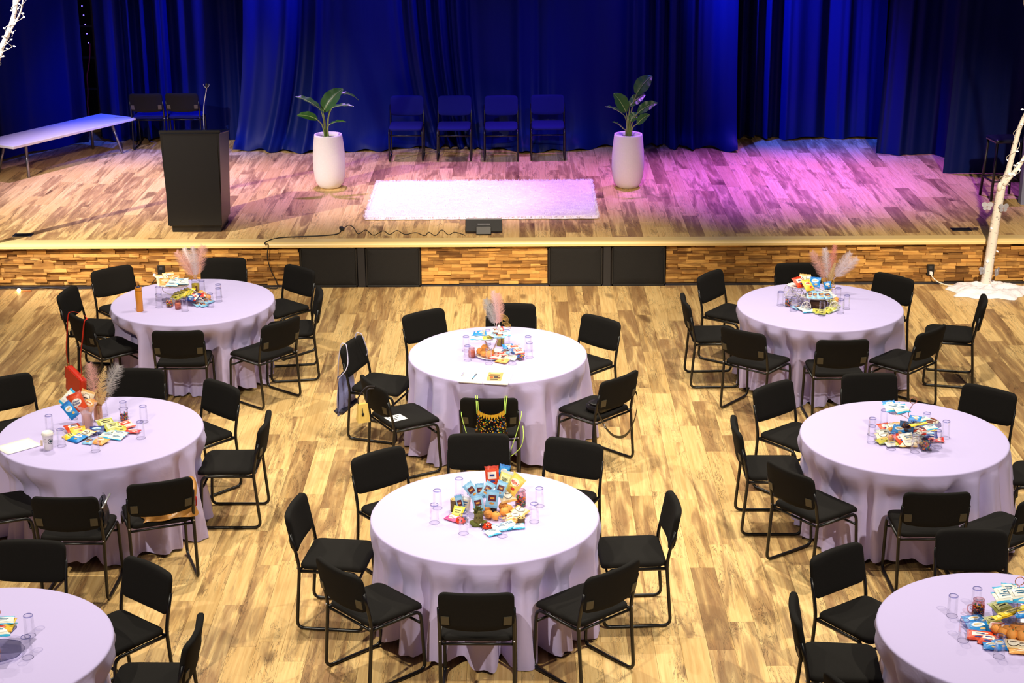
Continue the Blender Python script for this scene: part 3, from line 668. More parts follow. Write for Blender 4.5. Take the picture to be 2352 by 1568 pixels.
for (x, z, L, h, d) in strips[:300]:
    key = (round(L, 2), round(h, 3), d)
    if key not in shared:
        mb = MB(); mb.box((0, 0, 0), (L - 0.001, d, h - 0.001), 0, None, 0.001)
        # grain runs along the strip: turn the texture axis with the mesh
        me = mb.mesh('wood_strip', [M_STRIP]); me.transform(Matrix.Rotation(math.pi / 2, 4, 'Z')); shared[key] = me
    obj('wood_strip', shared[key], None, wall, loc=(x, YS + 0.035 - d / 2, z), rot=(0, 0, -math.pi / 2))
rest = MB()
for (x, z, L, h, d) in strips[300:]: rest.box((x, YS + 0.035 - d / 2, z), (L - 0.001, d, h - 0.001))
me = rest.mesh('wood_strip_field', [M_STRIP_S]); me.transform(Matrix.Rotation(math.pi / 2, 4, 'Z'))
obj('wood_strip_field', me, None, wall, rot=(0, 0, -math.pi / 2), kind='stuff')

M_NOSE = M('pale_nosing', (236, 205, 138), 0.35, 0.0, bump=0.05, bscale=12)
nose = MB()
prof = [(18.44, 0.5215), (18.44, 0.528), (18.30, 0.530), (18.272, 0.527), (18.252, 0.516), (18.246, 0.50), (18.246, 0.474), (18.262, 0.468), (18.33, 0.468)]
P = [[(x, y, z) for (y, z) in prof] for x in (-8.05, 8.05)]
nose.grid(P, 0, False); obj('trim_1', nose, M_NOSE, kind='structure')
bb = MB(); bb.box((-5.26, YS - 0.008, 0.012), (5.57, 0.02, 0.024)); bb.box((4.85, YS - 0.008, 0.012), (6.4, 0.02, 0.024)); bb.box((-0.395, YS - 0.008, 0.01), (1.42, 0.012, 0.018))
obj('baseboard_stage', bb, M('dark_metal_strip', (64, 66, 78), 0.3, 0.7), kind='structure')
M_MESHB = M('grille_cloth', (13, 12, 12), 0.8, bump=0.5, bscale=260)
for i, (a, b) in enumerate(GR):
    lab = ['black speaker grille in the stage front, leftmost of the four', 'black speaker grille in the stage front, second from the left', 'black speaker grille in the stage front, third from the left', 'black speaker grille in the stage front, rightmost of the four'][i]
    t = thing('speaker_grille', lab, 'speaker', ((a + b) / 2, YS - 0.015, 0.0), 0, 'speaker grilles set into the stage front')
    w = b - a
    fr = MB()
    for (c, d) in (((0, 0.0, 0.452), (w, 0.04, 0.018)), ((0, 0, 0.012), (w, 0.04, 0.024)), ((-w / 2 + 0.009, 0, 0.232), (0.018, 0.04, 0.458)), ((w / 2 - 0.009, 0, 0.232), (0.018, 0.04, 0.458))): fr.box(c, d, 0, None, 0.003)
    obj('grille_frame', fr, M_BLACK, t)
    pn = MB(); pn.slab(rrect(w - 0.03, 0.43, 0.02), [(0, -0.012), (0, 0.004), (0.008, 0.012)]); me = pn.mesh('grille_panel', [M_MESHB]); me.transform(Matrix.Rotation(math.pi / 2, 4, 'X'))
    obj('grille_panel', me, None, t, loc=(0, -0.004, 0.232))
for k, x in enumerate((-1.7775, 0.9835)):
    pm = MB(); pm.box((0, 0, 0.232), (0.085, 0.05, 0.462), 0, None, 0.004); obj('trim_%d' % (k + 2), pm, M('charcoal_post', (28, 28, 32), 0.5), loc=(x, YS - 0.01, 0), kind='structure')
wr = MB(); wr.box((0, 0, 2.0), (0.9, 0.12, 4.0)); obj('wall_right', wr, M('grey_plaster', (120, 124, 150), 0.8, bump=0.1, bscale=30), loc=(6.50, 19.95, S), kind='structure')
wb = MB(); wb.box((0, 0, 2.6), (17, 0.1, 6.2)); obj('wall_back', wb, M('black_wall', (10, 10, 14), 0.9), loc=(0, 25.1, 0), kind='structure')

# ------------------------------------------------------------ drapes
def curtain(label, x0, x1, yf, z1, seed, amp=0.07, wl=0.26, disp=None, cols=None, group='stage drapes', rows=30, z0=S):
    R = random.Random(seed); L = x1 - x0; cols = cols or int(L / 0.022)
    ph = []; s = 0; 
    k1, k2, k3 = R.random() * 9, R.random() * 9, R.random() * 9
    mb = MB(); P = []
    for j in range(rows + 1):
        h = (j / rows) ** 1.5; z = z0 + 0.006 + h * (z1 - z0); row = []
        for i in range(cols + 1):
            u = i / cols; x = x0 + u * L
            w = x / wl + 0.8 * math.sin(x * 1.7 + k1) + 0.5 * math.sin(x * 3.9 + k2)
            a = amp * (0.55 + 0.45 * math.sin(x * 2.3 + k3)) * (1.0 - 0.25 * h)
            s1 = math.sin(2 * math.pi * w); f = a * (s1 * abs(s1) ** 0.3) + 0.30 * a * math.sin(2 * math.pi * w * 2.37 + k2) + 0.16 * a * math.sin(2 * math.pi * w * 4.1 + k3)
            y = (yf(u) if callable(yf) else yf) - f
            p = Vector((x, y, z))
            if disp: p = disp(p, u, h)
            row.append(p)
        P.append(row)
    mb.grid(P)
    return obj('stage_curtain', mb, M_DRAPE, label=label, cat='curtain', group=group)
def swag(p, u, h):
    g = (1 - h) ** 3
    xc = -2.35
    d = p.x - xc
    p.x += 0.75 * d * math.exp(-(d / 1.15) ** 2) * (1 - h) ** 4
    p.y -= 0.42 * g * (0.6 + 0.4 * math.sin(p.x * 2.1 + 1)) + 0.10 * math.exp(-(h / 0.04) ** 2) * (1 + math.sin(p.x * 9.0) * 0.6)
    if h < 0.03: p.z += 0.02 + 0.02 * math.sin(p.x * 17)
    return p
def straight(p, u, h):
    p.y -= 0.03 * (1 - h) ** 3
    p.z += 0.02 * (1 - h) ** 6 * (1 + math.sin(p.x * 8))
    return p
def lean(p, u, h):
    p.x -= 0.10 * (1 - h) ** 2 * (1 - u)
    return p
curtain('navy drape hanging diagonally at the far left behind the white bench', -7.9, -6.13, lambda u: 21.3 + 2.5 * min(1, u * 1.15), 5.2, 1, 0.15, 0.62, straight)
curtain('navy drape behind the lectern and the two stage chairs', -6.0, -3.1, 24.02, 5.2, 2, 0.15, 0.55, straight)
curtain('wide navy drape pooling on the deck behind the four stage chairs', -3.75, 3.02, 23.55, 5.2, 3, 0.14, 0.50, swag)
curtain('bright blue-lit drape right of the second planter', 2.95, 5.16, lambda u: 23.95 - 0.08 * u, 5.2, 14, 0.13, 0.38, straight)
curtain('dark navy drape between the bright drape and the rightmost drape', 5.0, 6.3, lambda u: 22.85 - 0.3 * u, 5.2, 15, 0.13, 0.50, lean)
curtain('nearly black drape at the far right behind the bar stool', 5.62, 7.9, lambda u: 21.6 - 0.1 * u, 5.2, 16, 0.11, 0.55, lean)

# truss with blue indicator lights in the gap between the left drapes
t = thing('equipment_tower', 'dark equipment tower with blue dots in the gap between drapes', 'rack', (-6.20, 24.35, S))
mb = MB(); mb.box((-0.12, 0, 2.0), (0.04, 0.04, 4.0)); mb.box((0.12, 0, 2.0), (0.04, 0.04, 4.0))
for k in range(9): mb.box((0, 0, 0.25 + k * 0.45), (0.24, 0.03, 0.03))
obj('tower_frame', mb, M_BLACK, t)
for k in range(6):
    mb = MB(); mb.ball((0, 0, 0), 0.010, 0, 6); obj('indicator_light', mb, M('blue_led', (110, 90, 255), 0.4, emit=3.0), t, loc=(-0.02 + 0.012 * k, -0.05, 2.02 - 0.13 * k))

# ------------------------------------------------------------ chairs
def chair_parts():
    prt = []
    for sx in (-1, 1):
        x = 0.226 * sx
        up = [(x, -0.248, 0.70), (x, -0.214, 0.56), (x, -0.196, 0.455), (x, -0.232, 0.0120), (x, 0.222, 0.0120), (x * 0.985, 0.196, 0.432), (x * 0.985, -0.196, 0.432)]
        mb = MB(); mb.tube(rounded_path(up, 0.055, 4), 0.0118, 8)
        prt.append(('side_frame', mb, M_FRAME))
    for (y, z) in ((-0.196, 0.428), (0.187, 0.352)):
        mb = MB(); mb.tube([(-0.224, y, z), (0, y, z), (0.224, y, z)], 0.009, 8); prt.append(('crossbar', mb, M_FRAME))
    mb = MB()
    def seat_d(v):
        # slight saddle and waterfall front
        y = v.y + 0.018
        v2 = Vector((v.x, y, v.z))
        if v.y > 0.12: v2.z -= 0.9 * (v.y - 0.12) ** 2 * 2.0
        v2.z -= 0.10 * max(0, 0.16 - abs(v.x)) * max(0, 0.16 - abs(v.y)) * 2 * (1 if v.z > 0 else 0)
        v2.z += 0.452
        return v2
    mb.slab(rrect(0.445, 0.435, 0.055), [(0.012, -0.012), (0.0, -0.004), (0.0, 0.012), (0.006, 0.022), (0.018, 0.028)], 0, seat_d)
    prt.append(('seat', mb, M_FAB))
    mb = MB()
    def back_d(v):
        # v.x across, v.y up the back, v.z through it (positive towards the sitter)
        c = 0.030 * (1 - (v.x / 0.23) ** 2)
        yy = v.y - (0.022 * (1 - (v.x / 0.23) ** 2) if v.y < -0.05 else 0)
        k = yy / 0.29
        return Vector((v.x, -0.240 - 0.055 * k - c + v.z, 0.689 + yy))
    mb.slab(rrect(0.458, 0.250, 0.045), [(0.010, -0.020), (0.0, -0.012), (0.0, 0.008), (0.006, 0.016), (0.016, 0.021)], 0, back_d)
    mb.f = [f[::-1] for f in mb.f]
    prt.append(('backrest', mb, M_FAB))
    for sx in (-1, 1):
        mb = MB(); mb.box((0.188 * sx, -0.2585, 0.618), (0.050, 0.006, 0.060), 0, (0.19, 0, 0.21 * sx)); prt.append(('bracket', mb, M_PLATE))
    for sx in (-1, 1):
        mb = MB(); mb.ball((0.226 * sx, -0.208, 0.452), 0.007, 0, 5); prt.append(('bolt', mb, M_CHROME))
    return prt
CH_MESH = [(n, mb.mesh(n, [m])) for (n, mb, m) in chair_parts()]
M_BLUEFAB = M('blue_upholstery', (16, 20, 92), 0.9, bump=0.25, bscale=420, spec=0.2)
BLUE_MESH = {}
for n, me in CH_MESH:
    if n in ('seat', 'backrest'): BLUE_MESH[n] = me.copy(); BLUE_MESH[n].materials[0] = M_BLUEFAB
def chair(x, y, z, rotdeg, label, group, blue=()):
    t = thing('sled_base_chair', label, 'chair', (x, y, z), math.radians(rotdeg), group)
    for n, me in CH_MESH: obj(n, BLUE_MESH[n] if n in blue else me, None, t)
    return t
SIDE = {'back left': 'far left side', 'back': 'far side', 'back right': 'far right side', 'left': 'left side', 'front left': 'near left side', 'front': 'near side', 'front right': 'near right side', 'right': 'right side'}
for (tn, pos, x, y, rz) in CHAIRS:
    chair(x, y, 0, rz, 'black upholstered sled-base chair on the %s of the %s' % (SIDE[pos], TN[tn]), 'black chairs around the round tables')
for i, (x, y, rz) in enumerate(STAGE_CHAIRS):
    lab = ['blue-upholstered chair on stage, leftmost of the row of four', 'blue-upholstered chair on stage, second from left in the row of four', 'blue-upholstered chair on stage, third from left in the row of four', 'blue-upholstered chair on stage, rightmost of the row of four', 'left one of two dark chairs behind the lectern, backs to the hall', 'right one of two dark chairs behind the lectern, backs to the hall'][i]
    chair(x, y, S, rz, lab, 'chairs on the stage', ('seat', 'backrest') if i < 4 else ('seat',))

# ------------------------------------------------------------ tables and cloths
M_TLEG = M('table_steel', (40, 40, 44), 0.4, 0.6); M_TTOP = M('table_board', (150, 120, 90), 0.6)
def table(tn):
    x, y = TABLES[tn]
    t = thing('round_table', 'round folding table under the lavender cloth, the %s' % TN[tn], 'table', (x, y, 0), 0.4, 'round banquet tables')
    mb = MB(); mb.lathe([(0.001, 0.728), (0.748, 0.728), (0.752, 0.735), (0.752, 0.747), (0.745, 0.751), (0.001, 0.751)], 48); obj('tabletop', mb, M_TTOP, t)
    for k in range(4):
        a = math.pi / 4 + k * math.pi / 2; mb = MB()
        mb.tube([(0.42 * math.cos(a), 0.42 * math.sin(a), 0.728), (0.47 * math.cos(a), 0.47 * math.sin(a), 0.012)], 0.014, 8); lg = obj('leg', mb, M_TLEG, t)
        mb = MB(); mb.lathe([(0.018, 0), (0.018, 0.03), (0.014, 0.04)], 10, (0.47 * math.cos(a), 0.47 * math.sin(a), 0.0), 0, True); obj('foot', mb, M_BLACK, lg)
def tablecloth(tn, seed):
    x0, y0 = TABLES[tn]; R = random.Random(seed)
    n = R.choice((16, 17, 18)); p = [R.random() * 6.28 for _ in range(8)]
    chs = []
    for (tt, pos, cx, cy, rz) in CHAIRS:
        if tt != tn: continue
        f = Vector((math.cos(math.radians(rz + 90)), math.sin(math.radians(rz + 90)))); d = Vector((cx - x0, cy - y0))
        th = math.atan2(d.y, d.x); chs.append((th, d.length - 0.245))
    N = 240; TR = 30; RIM = 0.766; P = []
    def fold(th, t):
        ph = n * th + 1.5 * math.sin(th + p[0]) + 1.2 * math.sin(2 * th + p[1]) + 0.9 * math.sin(3 * th + p[2]) + 0.35 * math.sin(4 * t + p[3])
        v = 0.5 - 0.5 * math.cos(ph)
        am = 0.75 + 0.35 * math.sin(2 * th + p[4]) + 0.2 * math.sin(5 * th + p[5])
        return am * (0.42 - 1.40 * v ** 3.2) + 0.16 * math.sin(2.6 * ph + p[6]) * t
    for rr in (0.002, 0.15, 0.3, 0.45, 0.6, 0.70, 0.748):
        P.append([(x0 + rr * math.cos(2 * math.pi * k / N), y0 + rr * math.sin(2 * math.pi * k / N), ZT) for k in range(N)])
    for a in (30, 60, 90):
        q = math.radians(a); rr = 0.752 + 0.012 * math.sin(q); zz = ZT - 0.012 + 0.012 * math.cos(q)
        P.append([(x0 + rr * math.cos(2 * math.pi * k / N), y0 + rr * math.sin(2 * math.pi * k / N), zz) for k in range(N)])
    for j in range(1, TR + 1):
        t = (j / TR); row = []
        for k in range(N):
            th = 2 * math.pi * k / N
            g = t ** 0.6; s0 = min(1.0, t / 0.10); s0 = s0 * s0 * (3 - 2 * s0)
            F = fold(th, t); push = 0.0
            hem = 0.030 + 0.022 * math.sin(3 * th + p[7]) + 0.016 * math.sin(7 * th + p[2]) + 0.030 * max(0, -F)
            z = (ZT - 0.014) * (1 - t) + max(0.008, hem) * t
            for (ct, lim) in chs:
                dth = (th - ct + math.pi) % (2 * math.pi) - math.pi; half = 0.235 / 0.76
                if abs(dth) < half + 0.20:
                    w = min(1.0, (half + 0.20 - abs(dth)) / 0.20); w = w * w * (3 - 2 * w)
                    zz = min(1.0, max(0.0, (0.70 - z) / 0.20)); zz = zz * zz * (3 - 2 * zz)
                    push = max(push, w * zz * max(0.0, RIM + 0.035 - lim))
            r = RIM - 0.002 + 0.05 * t - push + 0.140 * max(0.6, 1 - 2.5 * push) * g * s0 * F
            row.append((x0 + r * math.cos(th), y0 + r * math.sin(th), z))
        P.append(row)
    mb = MB(); mb.grid(P, 0, True, True); mb.f = [f[::-1] for f in mb.f]
    me = mb.mesh('tablecloth', [M_CLOTH]); me.transform(Matrix.Translation((-x0, -y0, 0)))
    obj('tablecloth', me, None, loc=(x0, y0, 0), label='lavender cloth draped over the %s' % TN[tn], cat='tablecloth', group='lavender round tablecloths')
for k, tn in enumerate(TABLES): table(tn); tablecloth(tn, 40 + k)
# ------------------------------------------------------------ stage things
def lectern():
    t = thing('lectern', 'tall black lectern standing near the front of the stage, left', 'lectern', (-3.70, 19.04, S), 0.0)
    mb = MB(); mb.box((0, 0.0, 0.04), (0.56, 0.50, 0.08), 0, None, 0.004); obj('plinth', mb, M('lectern_black', (5, 5, 6), 0.38, bump=0.06, bscale=300), t)
    # body leaning out slightly towards the top, sloped top
    w0, w1 = 0.30, 0.335; d0 = 0.29
    vs = [(-w0, -d0, 0.08), (w0, -d0, 0.08), (w0, d0, 0.08), (-w0, d0, 0.08), (-w1, -d0 - 0.02, 1.15), (w1, -d0 - 0.02, 1.15), (w1, d0 + 0.02, 1.06), (-w1, d0 + 0.02, 1.06)]
    mb = MB(); mb.add(vs, [(0, 3, 2, 1), (4, 5, 6, 7), (0, 1, 5, 4), (1, 2, 6, 5), (2, 3, 7, 6), (3, 0, 4, 7)]); obj('body', mb, MATS['lectern_black'], t)
    mb = MB(); mb.box((0, -0.312, 0.62), (0.615, 0.014, 1.05), 0, (-0.0187, 0, 0), 0.003); obj('front_panel', mb, MATS['lectern_black'], t)
    mb = MB(); mb.box((0, -0.005, 1.115), (0.69, 0.60, 0.018), 0, (math.radians(-8.3), 0, 0), 0.004); obj('reading_top', mb, M('lectern_top', (20, 22, 30), 0.25), t)
    mb = MB(); mb.box((0, -0.30, 1.175), (0.69, 0.02, 0.03), 0, None, 0.004); obj('top_lip', mb, MATS['lectern_black'], t)
lectern()
t = thing('gooseneck_microphone', 'slim gooseneck microphone rising from the lectern top', 'microphone', (-3.60, 19.10, S + 1.11))
mb = MB(); mb.lathe([(0.03, 0), (0.03, 0.008), (0.012, 0.014)], 12, (0, 0, 0), 0, True, True); obj('base', mb, M_BLACK, t)
mb = MB(); mb.tube(smooth_path([(0, 0, 0.01), (0.0, 0.01, 0.18), (0.015, 0.02, 0.32), (0.045, 0.01, 0.44), (0.06, -0.02, 0.50)]), 0.0055, 6); obj('neck', mb, M_CHROME, t)
mb = MB(); mb.lathe([(0.006, 0), (0.012, 0.012), (0.013, 0.04), (0.008, 0.055), (0.001, 0.058)], 10); obj('capsule', mb, M_BLACK, t, loc=(0.06, -0.02, 0.50), rot=(0.3, 0.1, 0))
mb = MB(); mb.tube([(0.06 + 0.032 * math.cos(a), -0.025, 0.535 + 0.032 * math.sin(a)) for a in [math.pi * 1.2 * k / 10 - 0.3 + math.pi for k in range(11)]], 0.003, 5); obj('shock_ring', mb, M_CHROME, t)

# white bench table at the left of the stage
A, B, Cc = [Vector(q) for q in BENCH_TOP]
ax = (A - B); ax.z = 0; L = ax.length * 1.03; ax.normalize(); sd = Vector((-ax.y, ax.x, 0)); sd = sd if sd.dot(Cc - B) > 0 else -sd
Wd = 0.66; cen = (A + B) / 2 + sd * Wd / 2; ang = math.atan2(ax.y, ax.x)
t = thing('bench_table', 'long low white table with splayed metal legs at stage left', 'table', (cen.x, cen.y, S), ang)
mb = MB(); mb.box((0, 0, 0.445), (L, Wd, 0.035), 0, None, 0.004); obj('tabletop', mb, M('white_laminate', (236, 236, 246), 0.35), t)
for sx in (-1, 1):
    for sy in (-1, 1):
        mb = MB(); mb.tube([(sx * (L / 2 - 0.34), sy * (Wd / 2 - 0.14), 0.43), (sx * (L / 2 - 0.26), sy * (Wd / 2 - 0.05), 0.0)], [0.022, 0.018], 4); obj('leg', mb, M('brushed_leg', (150, 150, 165), 0.3, 0.8), t)
for sy in (-1, 1):
    mb = MB(); mb.box((0, sy * 0.17, 0.415), (L * 0.8, 0.03, 0.025)); obj('rail', mb, MATS['brushed_leg'], t)

# planters
M_POT = M('white_concrete', (232, 226, 224), 0.75, bump=0.08, bscale=50, var=0.12)
M_LEAF = M('glossy_leaf', (58, 104, 44), 0.35, bump=0.15, bscale=30); M_RIB = M('leaf_rib', (176, 196, 120), 0.5)
def planter(x, y, leaves, label):
    t = thing('potted_plant', label, 'plant', (x, y, S))
    mb = MB(); mb.lathe([(0.001, 0.0), (0.105, 0.0), (0.135, 0.012), (0.170, 0.06), (0.192, 0.14), (0.205, 0.26), (0.203, 0.40), (0.192, 0.54), (0.178, 0.66), (0.174, 0.682), (0.166, 0.684), (0.152, 0.678), (0.150, 0.60)], 40); obj('pot', mb, M_POT, t)
    mb = MB(); mb.lathe([(0.001, 0.635), (0.151, 0.63)], 20); mb.f = [f[::-1] for f in mb.f]; obj('soil', mb, M('potting_soil', (40, 32, 28), 0.95, bump=0.8, bscale=60), t)
    o = Vector((x, y, S))
    for (w, face, (b0, at, tip)) in leaves:
        b0 = Vector(b0) - o; at = Vector(at) - o; tip = Vector(tip) - o
        b0 = Vector((b0.x * 0.55, b0.y * 0.2, 0.62))
        mid = b0 * 0.45 + at * 0.55 + Vector((0, 0, 0.04)); mid.x = b0.x * 0.7 + at.x * 0.3
        L = tip - at
        # leaf blade along a drooping midrib
        ctrl = at + L * 0.45 + Vector((0, -0.01, 0.16 * L.length + (0.05 if tip.z < at.z else 0.0)))
        rib = [(1 - u) ** 2 * at + 2 * u * (1 - u) * ctrl + u * u * tip for u in [k / 14 for k in range(15)]]
        nrm = Vector((0.0, -0.75, 0.65)) if face else Vector((0, -0.25, 0.97))
        P = []
        for k, c in enumerate(rib):
            u = k / 14; tang = (rib[min(k + 1, 14)] - rib[max(k - 1, 0)]).normalized(); sdv = tang.cross(nrm).normalized(); up = sdv.cross(tang).normalized()
            ww = w * 0.5 * max(0.02, math.sin(math.pi * min(1, (u * 0.93 + 0.045))) ** 0.75 * (1.12 - 0.35 * u))
            row = []
            for q in (-1, -0.66, -0.33, 0, 0.33, 0.66, 1):
                row.append(c + sdv * ww * q + up * (ww * 0.34 * abs(q) + 0.006 * math.sin(u * 22 + q * 3) * abs(q)))
            P.append(row)
        mb = MB(); mb.grid(P); lf = obj('leaf', mb, M_LEAF, t)
        mb = MB(); mb.tube([r + Vector((0, -0.002, 0.003)) for r in rib], [0.005 * (1 - 0.75 * k / 14) for k in range(15)], 5); obj('midrib', mb, M_RIB, lf)
        mb = MB(); mb.tube(smooth_path([b0, mid, at], 6), [0.013 - 0.008 * k / 12 for k in range(13)], 6); obj('stem', mb, M('leaf_stem', (132, 160, 78), 0.5), lf)
planter(-2.405, 21.02, PLANT1, 'leafy plant in a tall white planter left of the four chairs')
planter(1.372, 20.94, PLANT2, 'leafy plant in a tall white planter right of the four chairs')

# shaggy rug: tufted pad, fringe strands as geometry
t = thing('shag_rug', 'white shaggy rectangular rug in front of the stage chairs', 'rug', (-0.445, 20.245, S))
RW, RD = 2.74, 1.92
mb = MB(); P = []
for j in range(97):
    row = []
    for i in range(137):
        x = -RW / 2 + RW * i / 136; y = -RD / 2 + RD * j / 96
        e = min(RW / 2 - abs(x), RD / 2 - abs(y)); hgt = 0.034 * min(1, e / 0.03 + 0.15)
        q = mnoise.noise(Vector((x * 22, y * 22, 3))) * 0.012 + mnoise.noise(Vector((x * 7, y * 7, 9))) * 0.008
        jx = mnoise.noise(Vector((x * 13, y * 13, 1))) * 0.012
        row.append((x + jx, y + jx, 0.004 + max(0.0, hgt + q * min(1, e / 0.05))))
    P.append(row)
mb.grid(P); obj('pile', mb, M('white_shag', (244, 236, 246), 0.95, bump=1.0, bscale=70, spec=0.1), t)
mb = MB(); R = random.Random(4)
for k in range(9000):
    x = R.uniform(-RW / 2, RW / 2); y = R.uniform(-RD / 2, RD / 2)
    if k % 4 == 0:
        if R.random() < 0.5: x = R.choice((-RW / 2, RW / 2)) + R.uniform(-0.01, 0.01)
        else: y = R.choice((-RD / 2, RD / 2)) + R.uniform(-0.01, 0.01)
    a = R.random() * 6.28; dx, dy = math.cos(a), math.sin(a); z = 0.02; l = R.uniform(0.015, 0.035); ww = 0.0022
    mb.add([(x - dy * ww, y + dx * ww, z), (x + dy * ww, y - dx * ww, z), (x + dx * l * 0.6 + dy * ww, y + dy * l * 0.6 - dx * ww, z + 0.024), (x + dx * l, y + dy * l, z + 0.020), (x + dx * l * 0.6 - dy * ww, y + dy * l * 0.6 + dx * ww, z + 0.024)], [(0, 1, 2, 4), (4, 2, 3)])
obj('tufts', mb, MATS['white_shag'], t, kind='stuff')

# confidence monitor on the stage lip
t = thing('stage_monitor', 'small black tilted monitor at the stage edge before the rug', 'monitor', (-0.405, 18.66, S), 0.0)
mb = MB(); mb.box((0, 0.02, 0.085), (0.42, 0.03, 0.16), 0, (math.radians(-38), 0, 0), 0.006); obj('panel', mb, M('monitor_black', (4, 4, 5), 0.6), t)
mb = MB(); mb.box((0, -0.055, 0.045), (0.17, 0.10, 0.09), 0, (math.radians(-20), 0, 0), 0.004); obj('stand', mb, M_BLACK, t)
mb = MB(); mb.box((0, 0.060, 0.152), (0.40, 0.012, 0.012), 0, (math.radians(-38), 0, 0)); obj('top_bezel', mb, M('bezel_grey', (110, 110, 115), 0.4), t)
mb = MB(); mb.box((0, 0.012, 0.105), (0.14, 0.006, 0.012), 0, (math.radians(-38), 0, 0)); obj('badge', mb, MATS['bezel_grey'], t)
mb = MB(); mb.box((0.12, -0.0, 0.07), (0.035, 0.006, 0.04), 0, (math.radians(-38), 0, 0)); obj('socket', mb, M('socket_grey', (48, 48, 52), 0.5), t)
def cord(label, pts, r, rgb, name='cable', sub=6, matname=None):
    P = [Vector(q) for q in pts]; mb = MB(); mb.tube(smooth_path(P, sub), r, 6)
    return obj(name, mb, M(matname or name + '_rubber', rgb, 0.6), label=label, cat='cable')
cord('thin black cable zigzagging to the small stage monitor', CORD_STAGE2, 0.004, (20, 20, 20), 'power_cable')
lp = [Vector(q) for q in CORD_STAGE] + [Vector((-2.83, 18.30, 0.535)), Vector((-2.84, 18.235, 0.52))] + [Vector(q) for q in CORD_FALL[1:]]
lp = [Vector((v.x, min(v.y, 18.225) if v.z < 0.515 else v.y, max(v.z, 0.008))) for v in lp]
t = cord('black extension cable running over the stage lip to the floor', lp, 0.006, (18, 18, 18), 'extension_cable', 4)
mb = MB(); mb.box(Vector(CORD_STAGE[0]) + Vector((0, 0, 0.012)), (0.045, 0.09, 0.035), 0, (0, 0, 0.3), 0.006); obj('connector', mb, M_BLACK, t)
cord('black cable lying along the foot of the stage, left', CORD_BASE, 0.010, (26, 28, 40), 'floor_cable')
cord('purple-red cable hanging in the gap between the left drapes', RED_CABLE, 0.010, (150, 20, 60), 'hanging_cable')
for (x, y, lab) in ((-5.67, 18.685, 'dark floor pocket plate in the deck at the left'), (5.04, 18.72, 'dark floor pocket plate in the deck at the right')):
    t = thing('floor_pocket', lab, 'floor plate', (x, y, S))
    mb = MB(); mb.box((0, 0, 0.003), (0.22, 0.13, 0.006), 0, None, 0.002); obj('plate', mb, M('pocket_black', (18, 20, 28), 0.4), t)
    mb = MB(); mb.box((0, 0.0, 0.007), (0.16, 0.08, 0.003)); obj('lid', mb, M_BLACK, t)
for (x, z, lab) in ((-4.035, 0.198, 'black wall outlet behind the back left table'), (4.62, 0.165, 'black wall outlet with a white plug near the birch tree')):
    t = thing('wall_outlet', lab, 'outlet', (x, YS - 0.012, z))
    mb = MB(); mb.box((0, 0, 0), (0.08, 0.02, 0.13), 0, None, 0.003); obj('cover_plate', mb, M_BLACK, t)
    for dz in (-0.03, 0.03):
        mb = MB(); mb.box((0, -0.011, dz), (0.036, 0.006, 0.032), 0, None, 0.002); obj('receptacle', mb, MATS['socket_grey'], t)
t = cord('white plug and cord of the birch tree lights', [(4.62, 18.275, 0.13), (4.64, 18.24, 0.09), (4.70, 18.22, 0.045), (4.80, 18.18, 0.02), (4.93, 18.14, 0.02)], 0.006, (240, 235, 225), 'light_cord')
mb = MB(); mb.box((4.62, 18.272, 0.135), (0.035, 0.04, 0.035), 0, None, 0.006); obj('plug', mb, M_WHITE, t)
t = cord('black plug and cord in the outlet behind the back left table', [(-4.04, 18.28, 0.17), (-4.07, 18.25, 0.15), (-4.13, 18.24, 0.08), (-4.2, 18.24, 0.02), (-4.35, 18.22, 0.012)], 0.005, (18, 18, 18), 'plug_cord')
mb = MB(); mb.box((-4.04, 18.272, 0.17), (0.04, 0.04, 0.04), 0, None, 0.006); obj('plug', mb, M_BLACK, t)
mb = MB(); mb.box((-4.10, 18.262, 0.155), (0.05, 0.03, 0.03), 0, (0, 0.5, 0), 0.006); obj('adapter', mb, M_WHITE, t)

# bar stool by the right drape
t = thing('bar_stool', 'black bar stool against the drape at the right end', 'stool', (5.90, 20.26, S), 0.12)
mb = MB(); mb.slab(rrect(0.36, 0.34, 0.03), [(0.004, 0.71), (0, 0.715), (0, 0.745), (0.01, 0.755)]); obj('seat', mb, M('stool_vinyl', (22, 24, 46), 0.3), t)
for sx in (-1, 1):
    for sy in (-1, 1):
        mb = MB(); mb.tube([(sx * 0.15, sy * 0.14, 0.71), (sx * 0.185, sy * 0.175, 0)], 0.018, 4); obj('leg', mb, M('stool_leg', (26, 20, 22), 0.5), t)
for (a, b) in (((-0.176, -0.166), (0.176, -0.166)), ((-0.176, 0.166), (0.176, 0.166)), ((-0.176, -0.166), (-0.176, 0.166)), ((0.176, -0.166), (0.176, 0.166))):
    mb = MB(); mb.tube([(a[0], a[1], 0.24), (b[0], b[1], 0.24)], 0.012, 4); obj('footrest', mb, MATS['stool_leg'], t)

